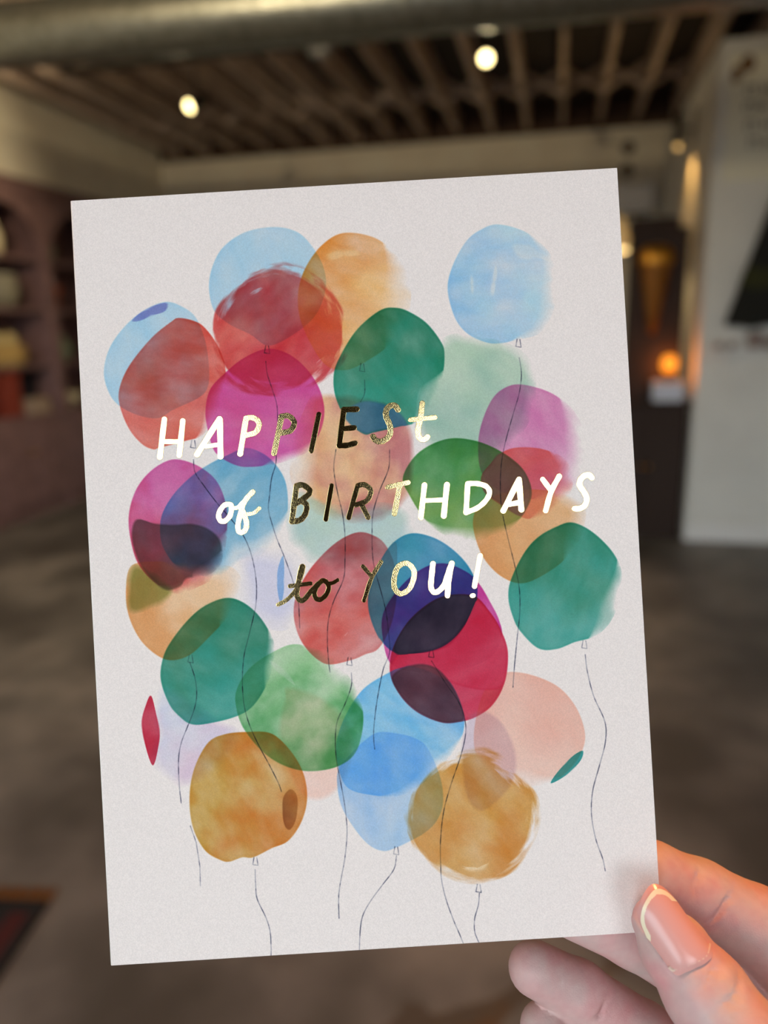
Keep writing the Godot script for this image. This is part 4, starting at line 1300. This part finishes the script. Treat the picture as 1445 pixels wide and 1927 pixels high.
	{"p":[-20.56,-50.7,-19.14,-51.77,-18.81,-54.62,-19.63,-58.26,-21.1,-60.26,-22.28,-59.33,-22.72,-56.23,-22.27,-52.57],"a":[0.817, 0.728, 0.618],"b":[0.737, 0.621, 0.524],"dir":180,"grad":0.9,"soft":0.25,"side":[],"see":1,"brush":0,"amp":0.16,"over":0},
	{"p":[24.78,-35.14,27.8,-36.3,30.12,-38.9,32.08,-43.46,32.53,-48.41,30.76,-53.23,27.22,-56.72,23.4,-58.71,20.45,-56.32,19.33,-50.1,19.52,-42.72,21.6,-36.68],"a":[0.894, 0.856, 0.913],"b":[0.894, 0.856, 0.913],"dir":90,"grad":0.5,"soft":0.8,"side":[],"see":0.8,"brush":0,"amp":0.16,"over":0},
	{"p":[31.59,-26.53,37.09,-27.59,42.97,-30.65,46.77,-35.44,48.54,-41.09,48.04,-45.26,45.06,-49.64,39.79,-53.03,32.87,-53.11,26.89,-51.77,23.24,-46.63,22.62,-40.44,24.97,-31.94,28.3,-27.82],"a":[0.974, 0.779, 0.719],"b":[0.989, 0.867, 0.818],"dir":120,"grad":0.6,"soft":0.2,"side":[110, 50, 4],"see":0.9,"brush":0,"amp":0.16,"over":0},
	{"p":[39.79,-53.03,41.81,-50.19,45.21,-47.06,47.88,-45.86,47.12,-48.28,43.73,-51.29],"a":[0.237, 0.645, 0.647],"b":[0.237, 0.645, 0.647],"dir":90,"grad":0.5,"soft":0.2,"side":[],"see":0.8,"brush":0,"amp":0.16,"over":0},
	{"p":[-51.41,-27.23,-52.76,-29.24,-54.1,-33.47,-53.52,-38.55,-51.95,-43.57,-50.35,-39.23,-49.77,-35.45,-50.42,-31.6],"a":[0.813, 0.261, 0.367],"b":[0.813, 0.261, 0.367],"dir":90,"grad":0.5,"soft":0.25,"side":[],"see":0.8,"brush":0,"amp":0.16,"over":0},
	{"p":[23.68,-43.33,16.65,-45.26,10.9,-48.62,6.99,-52.08,5.1,-59.23,5.94,-63.95,8.41,-68.15,12.37,-72.08,17.28,-74.7,23.15,-75.54,28.77,-74.4,33.22,-70.11,36.28,-64.39,37.86,-58.45,37.09,-54.84,33.84,-51.32,30.39,-46.93,27.33,-44.29],"a":[0.867, 0.684, 0.367],"b":[0.874, 0.659, 0.407],"dir":90,"grad":0.5,"soft":0.8,"side":[],"see":0.8,"brush":4,"amp":0.25,"over":0},
	{"p":[5.48,-18.59,9.24,-13.26,14.67,-9.25,19.45,-7.92,24.98,-8.61,25.39,-9.99,23.99,-12.75,19.98,-17.83,15.37,-20.53,8.9,-21.26,5.7,-21.07],"a":[0.167, 0.173, 0.244],"b":[0.167, 0.173, 0.244],"dir":90,"grad":0.5,"soft":0.4,"side":[],"see":0.8,"brush":0,"amp":0.1,"over":0.8},
	{"p":[5.82,-21.2,8.9,-21.26,15.37,-20.53,19.98,-17.83,23.99,-12.75,25.42,-9.5,28.1,-12.25,30.45,-16.59,31.85,-22.23,30.55,-29.43,26.89,-30.82,19.57,-29.16,12.38,-25.29,7.52,-23.77,4.14,-24.56],"a":[0.838, 0.219, 0.357],"b":[0.838, 0.219, 0.357],"dir":90,"grad":0.5,"soft":0.4,"side":[],"see":0.8,"brush":0,"amp":0.1,"over":0.85},
	{"p":[4.37,-27.04,5.35,-25,8.64,-23.71,12.36,-23.56,15.96,-25.37,19.25,-30.38,20.86,-36.64,18.94,-37.76,15.25,-37.54,10.32,-35.16,6.81,-31.74],"a":[0.313, 0.213, 0.244],"b":[0.313, 0.213, 0.244],"dir":90,"grad":0.5,"soft":0.4,"side":[],"see":0.8,"brush":0,"amp":0.1,"over":0.75},
	{"p":[32.86,24.35,37.82,20.22,39.61,14.92,38.13,10.79,36.3,9.16,32.13,12,28.36,15.32,27.84,19.06,30.11,21.9],"a":[0.401, 0.312, 0.296],"b":[0.401, 0.312, 0.296],"dir":90,"grad":0.5,"soft":0.4,"side":[],"see":0.8,"brush":0,"amp":0.1,"over":0.6},
	{"p":[7.34,5.14,4.07,2,0.88,-4,-0.18,-9.5,1.31,-15.76,2.44,-17.67,2.69,-13.37,3.6,-10.33,6.69,-6.19,7.22,-1.28],"a":[0.328, 0.484, 0.539],"b":[0.328, 0.484, 0.539],"dir":90,"grad":0.5,"soft":0.4,"side":[],"see":0.8,"brush":0,"amp":0.1,"over":0.5},
	{"p":[28.38,66.32,29.04,65.04,29.02,62.55,28.45,61.22,27.89,62.24,27.77,64.49],"a":[0.969, 0.997, 0.993],"b":[0.969, 0.997, 0.993],"dir":90,"grad":0.5,"soft":1.1,"side":[],"see":0.8,"brush":0,"amp":0.3,"over":0.4675},
	{"p":[34.21,68.35,34.72,66.58,34.17,63.5,33.26,60.7,32.44,61.49,32.86,64.45],"a":[0.969, 0.997, 0.993],"b":[0.969, 0.997, 0.993],"dir":90,"grad":0.5,"soft":1.1,"side":[],"see":0.8,"brush":0,"amp":0.3,"over":0.51},
	{"p":[38.2,72.85,42.9,72.59,46.45,69.65,47.81,67.33,45.16,68.73,41.17,68.46,38.78,70.08],"a":[0.969, 0.997, 0.993],"b":[0.969, 0.997, 0.993],"dir":90,"grad":0.5,"soft":1.1,"side":[],"see":0.8,"brush":0,"amp":0.3,"over":0.425},
	{"p":[-5.24,72.82,-1.71,73.87,2.23,73.39,3.15,72.1,-0.58,71.81,-4.33,71.28],"a":[1.0, 0.932, 0.733],"b":[1.0, 0.932, 0.733],"dir":90,"grad":0.5,"soft":1.1,"side":[],"see":0.8,"brush":0,"amp":0.3,"over":0.425},
	{"p":[18.08,-71.43,20.2,-71.07,23.02,-71.48,24.81,-70.35,23.47,-72.24,20.49,-72.56],"a":[1.0, 0.954, 0.817],"b":[1.0, 0.954, 0.817],"dir":90,"grad":0.5,"soft":1.1,"side":[],"see":0.8,"brush":0,"amp":0.3,"over":0.595},
	{"p":[-6.12,-16.06,-5.21,-15.25,-4.97,-15.39,-5.75,-16.21],"a":[0.967, 0.98, 0.983],"b":[0.967, 0.98, 0.983],"dir":90,"grad":0.5,"soft":1.1,"side":[],"see":0.8,"brush":0,"amp":0.3,"over":0.765},
	{"p":[-43.94,36.31,-43.04,36.88,-42.67,36.86,-43.46,36.04],"a":[0.974, 0.866, 0.85],"b":[0.974, 0.866, 0.85],"dir":90,"grad":0.5,"soft":1.1,"side":[],"see":0.8,"brush":0,"amp":0.3,"over":0.765},
	{"p":[-23.78,-20.46,-19.63,-23.42,-17.85,-26.97,-18.81,-26.42,-21.87,-23.78],"a":[0.9, 0.933, 0.936],"b":[0.9, 0.933, 0.936],"dir":90,"grad":0.5,"soft":0.6,"side":[],"see":0.8,"brush":0,"amp":0.16,"over":0.25},
]
const STRINGS := [
	[-20.49,48.6,-20.29,45.62,-19.37,42.09,-18.48,38.2,-18.61,33.62,-19.14,28.7,-19.49,24.76,-20.67,21.36,-21.4,17.19,-21.81,14.25,-21.25,11.12,-20.23,7.23,-18.75,2.95,-17.19,-2.33,-16.13,-7.46,-16.12,-13.88],
	[-38.54,26.72,-38.33,23.74,-36.53,20.66,-33.79,16.55,-30.68,12.53,-27.84,8.17,-26.26,3.38,-25.59,-2.22,-25.85,-6.89,-26.52,-9.94,-28.18,-15.4,-29.4,-19.52,-30.08,-25.03,-30.02,-30.57,-29.06,-35.31,-27.23,-40.1,-24.92,-45.03,-23.07,-49.33,-22.45,-51.45],
	[2.22,42.97,2.04,39.88,0.93,37.83],
	[-5.37,27.16,-6.12,22.75,-5.57,17.15,-4.73,12.4,-4.41,7.18,-4.75,1.27,-5.37,-3.02,-7.88,-7.94,-9.35,-12.17,-9.87,-16.83,-9.89,-21.52,-9.69,-24.49],
	[7.09,26.45,6.59,22.02,4.19,16.96,2.42,11.98,1.92,7.68,1.73,2.13,2.13,-1.6,3.11,-5.98,4.06,-10.98,4.39,-15.94,4.37,-20.62,2.66,-24.47,0.92,-31.15,-0.15,-36.88,-0.46,-40.07,-0.37,-42.91],
	[38.48,46.11,38.75,42.25,38,37.94,36.51,33.69,34.56,28.09,33.32,23.83,32.58,19.66,32.22,13.61,32.49,9.75,33.4,4.13,34.53,-1.87,35.31,-7.48,35.11,-13.03,34.14,-19.03,33.14,-25.39,32.48,-30.41],
	[49.7,-23.76,49.96,-27.6,51.1,-33.47,53.33,-39.52,53.18,-44.2,51.5,-49.53,49.54,-55.45,48.96,-60.96,49.61,-66.53,50.94,-71.16,51.38,-74.14],
	[13.99,-23.16,16.89,-28.39,19.71,-32.99,20.85,-36.76,20.88,-40.46,19.48,-45.43,16.74,-52.16,14.8,-57.96,13.68,-64.41,13.36,-69.92,13.37,-73.98,14.21,-78.7,15.76,-83.82,16.61,-86.08,17.56,-88.84],
	[-4.76,-24.78,-4.94,-27.85,-6.66,-31.94,-8.6,-35.65,-9.31,-39.55,-9.36,-44.59,-8.59,-50.67,-8.02,-55.75,-7.85,-61.29,-8.68,-67.27,-10.15,-73.44,-10.71,-76.85,-10.85,-81.38],
	[-42.02,-20.14,-41,-24.02,-40.84,-27.85,-41.65,-31.25,-43.34,-34.97,-45.02,-38.68,-45.85,-42.45,-46.03,-47.97,-45.8,-52.66],
	[-44,-57.93,-42.86,-61.8,-42.31,-67.36,-42.45,-72.02],
	[-29.59,-68.85,-29.68,-72.53,-29.49,-75.73,-27.76,-80.01,-26.96,-83.25,-26.92,-86.93,-27.05,-89.13],
	[3.26,-67.6,2.46,-70.75,-0.46,-74.26,-3.37,-77.78,-5.27,-80.85,-6.07,-84,-6.62,-89.24],
	[21.93,-77.43,21.52,-80.11,20.48,-83.24,20.31,-86.06,20.82,-87.93,21.25,-88.94],
	[-20.28,52.31,-20.69,50.6,-19.46,50.34,-19.66,52.28],
	[-38.65,31.3,-39.06,29.59,-37.84,29.34,-38.04,31.27],
	[1.58,46.85,1.17,45.14,2.39,44.88,2.19,46.81],
	[38.24,50.47,37.83,48.76,39.05,48.5,38.86,50.44],
	[49.4,-20.41,48.99,-22.11,50.21,-22.37,50.02,-20.45],
	[13.77,-20.43,13.36,-22.14,14.59,-22.39,14.39,-20.47],
	[-5.3,-21.17,-5.7,-22.87,-4.48,-23.13,-4.68,-21.21],
	[-42.04,-18.41,-42.45,-20.11,-41.23,-20.37,-41.43,-18.45],
	[-29.68,-66.02,-30.08,-67.72,-28.87,-67.97,-29.07,-66.06],
	[3.01,-65.5,2.6,-67.2,3.82,-67.45,3.62,-65.54],
	[21.56,-75.32,21.15,-77.02,22.37,-77.28,22.17,-75.36],
]
const LETTERS := [
	["letter_h",[[1.42,0,[-44.74,36.51,-46.26,27.78]],[1.42,0,[-40.5,35.87,-41.75,27.89]],[1.23,0,[-45.08,31.3,-41.63,31.1]]]],
	["letter_a",[[1.48,0,[-31.97,35.87,-37.61,27.9]],[1.48,0,[-31.85,35.74,-32.21,27.1]],[1.11,0,[-35.41,29.63,-32.43,29.89]]]],
	["letter_p",[[1.42,0,[-25.8,35.64,-27.62,27.45]],[1.36,0,[-25.8,35.64,-24.25,35.68,-23,34.74,-22.94,33.62,-23.89,32.19,-26.02,31.69]]]],
	["letter_p",[[1.36,0,[-17.58,35.42,-19.77,27.12]],[1.36,0,[-17.57,35.59,-16.03,35.64,-14.85,34.52,-14.79,33.4,-15.73,32.14,-17.73,31.75]]]],
	["letter_i",[[1.31,0,[-8.85,35.58,-11.11,27.18]]]],
	["letter_e",[[1.38,0,[0.03,36.27,-2.99,36.32]],[1.43,0,[-2.99,36.32,-4.51,28.11]],[1.30,0,[-0.81,31.98,-3.74,31.9]],[1.38,0,[-4.52,28.04,-2.72,28,-0.78,28.39]]]],
	["letter_s",[[1.43,0,[9.6,35.6,9.03,36.5,8.05,36.68,7.02,36,6.7,34.65,6.99,33.39,7.53,31.88,7.43,30.15,6.49,28.96,5.1,28.42,3.89,28.86,3.43,29.63]]]],
	["letter_t",[[1.36,0,[15.3,36.76,14.77,33.82,14.04,31.01,14.06,29.15,14.69,28.37,15.5,28.44,16.1,28.91]],[1.17,0,[12.3,33.09,18.02,33.32]]]],
	["letter_o",[[1.30,1,[-30.39,15.61,-31.99,15.7,-33.32,13.92,-33.22,12.43,-32.2,12,-30.77,13.28]]]],
	["letter_f",[[0.99,0,[-30.3,14.99,-28.94,15.03,-27.64,16.19]],[1.30,0,[-25.21,18.44,-26.6,17.12,-27.53,15.82,-28.26,13.82,-29.04,11.08,-29,9.59,-28.28,9.18,-27.38,9.81,-27.05,11.21,-27.33,12.84,-27.75,14.1]],[0.93,0,[-27.3,13.33,-25.32,13.51,-23.9,14.55]]]],
	["letter_b",[[1.41,0,[-14.97,19.3,-16.56,11.03]],[1.41,0,[-14.97,19.3,-13.49,19.34,-12.07,18.14,-12.25,17.16,-13.67,16.13,-15.21,15.23]],[1.41,0,[-14.19,15.79,-13.12,14.98,-12.93,13.86,-13.52,12.29,-14.74,11.24,-16.43,11.02]]]],
	["letter_i",[[1.21,0,[-6.84,18.83,-8.64,11.14]]]],
	["letter_r",[[1.28,0,[-0.8,18.48,-3.31,11.25]],[1.28,0,[-0.8,18.48,0.65,18.65,2,17.58,2.05,16.34,0.97,14.79,-1.42,14.06]],[1.23,0,[-0.29,14.37,1.2,10.99]]]],
	["letter_t",[[1.19,0,[6.09,17.71,8.59,18.19,10.96,18.55]],[1.31,0,[8.95,17.97,7.34,11.45]]]],
	["letter_h",[[1.38,0,[14.71,17.74,13.45,10.23]],[1.43,0,[19.94,17.53,18.78,10.3]],[1.19,0,[14.55,14.13,19.25,14.05]]]],
	["letter_d",[[1.36,0,[24.77,17.38,24.01,10.8]],[1.33,0,[24.77,17.5,26.94,17.38,29.05,16.58,29.71,15.05,28.61,13.2,26.61,11.7,24.1,10.86]]]],
	["letter_a",[[1.48,0,[36.75,17.81,32.67,10.73]],[1.48,0,[36.75,17.81,36.89,10.74]],[1.36,0,[34.12,12.14,36.93,12.47]]]],
	["letter_y",[[1.36,0,[42.24,17.49,44.06,14.7]],[1.42,0,[46.11,17.94,44.05,14.54,42.51,10.17]]]],
	["letter_s",[[1.48,0,[53.68,17.2,53.12,17.85,52.05,17.79,51.01,16.86,50.8,15.51,51.59,14.1,52.23,12.45,51.64,10.88,50.36,10.21,49.25,10.27]]]],
	["letter_t",[[1.60,0,[-14.69,0.36,-15.44,-2]],[1.30,0,[-14.69,0.36,-15.44,-2,-16.22,-4.86,-16.31,-6.34,-15.63,-7.36,-14.62,-7.11,-13.08,-5.41]],[0.99,0,[-20.85,-8.05,-19.14,-7.28,-17.66,-6.14,-16.33,-4.61]],[1.04,0,[-17.81,-3.9,-15.44,-3.74,-12.98,-3.57]]]],
	["letter_o",[[1.23,0,[-13.43,-5.76,-11.61,-4.02,-10.32,-3.1]],[1.23,1,[-10.32,-3.1,-11.63,-4.39,-12.26,-5.83,-11.94,-7.08,-10.93,-7.39,-9.56,-6.36,-8.86,-4.79,-9.28,-3.53]],[0.93,0,[-9,-3.8,-7.88,-3.74,-6.69,-3.13]]]],
	["letter_y",[[1.04,0,[-0.68,-0.29,1.23,-2.76]],[1.06,0,[3.59,0.49,1.17,-3.15,-0.85,-8.19]]]],
	["letter_o",[[1.31,1,[8.97,-0.14,7.36,-1.04,6.49,-3.26,6.35,-5.52,7.02,-6.77,8.05,-7.13,9.78,-6.12,10.9,-3.96,11.13,-2.12,10.23,-0.59]]]],
	["letter_u",[[1.39,0,[15.62,-0.61,15.12,-3.71,14.86,-6.05,15.41,-7.19,16.48,-7.07,17.98,-5.57,19.2,-2.59,19.99,-0.78]],[1.39,0,[19.99,-0.78,19.1,-4.44,18.56,-8.24]]]],
	["exclamation_mark",[[1.27,0,[26.69,0.6,24.94,-6.45]],[1.16,0,[24.24,-8.57,24.55,-8.54]]]],
]
const CARD_CORNERS := [-63.57,88.55,63.9,89.1,63.6,-88.64,-63.93,-89.01]
const FINGERS := {
	"thumb":[[60.27,-83.07,5.60,4.90],[63.04,-87.68,8.20,7.20],[68.00,-95.18,12.50,8.90],[72.68,-102.29,18.00,9.30],[78.60,-112.74,23.00,11.00],[98.27,-146.14,16.00,15.00]],
	"index_finger":[[46.89,-74.21,-8.30,7.20],[65.10,-80.49,-9.20,8.00],[76.71,-86.54,-9.80,8.60],[89.94,-94.16,-9.00,9.30],[107.39,-110.75,-2.00,11.50]],
	"middle_finger":[[45.67,-86.86,-8.00,6.80],[59.71,-94.38,-9.60,7.50],[78.48,-106.86,-11.00,8.80],[103.47,-132.19,-6.00,11.50]],
	"ring_finger":[[35.05,-100.36,-8.00,6.30],[45.98,-107.94,-10.00,6.90],[62.17,-121.85,-12.00,8.00],[95.74,-151.20,-8.00,11.00]],
	"little_finger":[[36.53,-114.57,-8.00,5.80],[45.28,-124.05,-11.00,6.40],[59.43,-140.17,-13.00,7.00],[88.45,-164.83,-8.00,10.00]],
}
const PALM := [
	[[108.57,-112.14,-4.00,12.00],[130.45,-190.79,-6.00,17.00]],
	[[104.57,-133.79,-8.00,12.00],[135.21,-196.13,-6.00,17.00]],
	[[96.76,-152.99,-10.00,12.00],[137.28,-203.83,-6.00,17.00]],
	[[89.38,-166.77,-10.00,11.00],[135.68,-208.78,-6.00,16.00]],
	[[98.27,-146.14,16.00,15.00],[128.21,-191.47,0.00,18.00]],
	[[124,-185,-4,20],[148,-222,-2,22]],
	[[148,-222,-2,22],[178,-262,4,26]],
]
const NAIL := [60.25,-88.58,57.53,-84.8,55.56,-81.75,54.71,-78.76,55.34,-75.86,57.06,-73.71,59.05,-72.81,61.16,-73.5,63.3,-75.77,65.37,-79.06,67.45,-82.23,68.98,-85.03,67.22,-85.94,64.68,-86.69,62.35,-87.68]
const NAIL_TIP_OUTER := [55.87,-82.44,55.03,-79.33,55.66,-76.41,57.4,-74.24,59.39,-73.33,61.52,-74.03,63.68,-76.2]
const NAIL_TIP_INNER := [56.52,-83.05,56.68,-80.33,57.6,-78.34,58.97,-76.6,60.62,-75.68,62.22,-75.66,63.68,-76.2]
const CUTICLE := [59.3,-87.17,59.84,-87.64,60.65,-87.25,62.38,-86.45,64.68,-85.59,66.97,-84.94,68.38,-84.02,68.85,-83.71]
const CREASES := [
	[82.88,-81.94,-3,73.56,-88.55,-1,0.65,1.2],
	[75.63,-77.00,-3,71.21,-82.22,-1,0.65,0.7],
	[52.02,-106.87,-4,46.74,-110.69,-4,0.6,1.2],
	[41.11,-99.31,-4,37.74,-102.88,-4,0.6,0.25],
	[62.49,-89.01,21,69.89,-85.14,21,0.7,0.5],
	[63.26,-90.56,22,71.49,-85.51,23,0.7,0.55],
	[65.85,-93.69,23,75.53,-88.10,24,0.8,0.9],
	[65.52,-88.99,22,71.63,-86.80,23,0.6,0.35],
]
const CARD_AT := Transform3D(Vector3(0.969860, 0.034312, -0.241235), Vector3(-0.091663, 0.968688, -0.230740), Vector3(0.225764, 0.245898, 0.942637), Vector3(-0.042243, 1.446883, -0.159475))
const CAMERA_AT := Transform3D(Vector3(0.974259, -0.020764, -0.224472), Vector3(-0.033983, 0.970842, -0.237299), Vector3(0.222854, 0.238819, 0.945146), Vector3(0.000000, 1.500000, 0.000000))
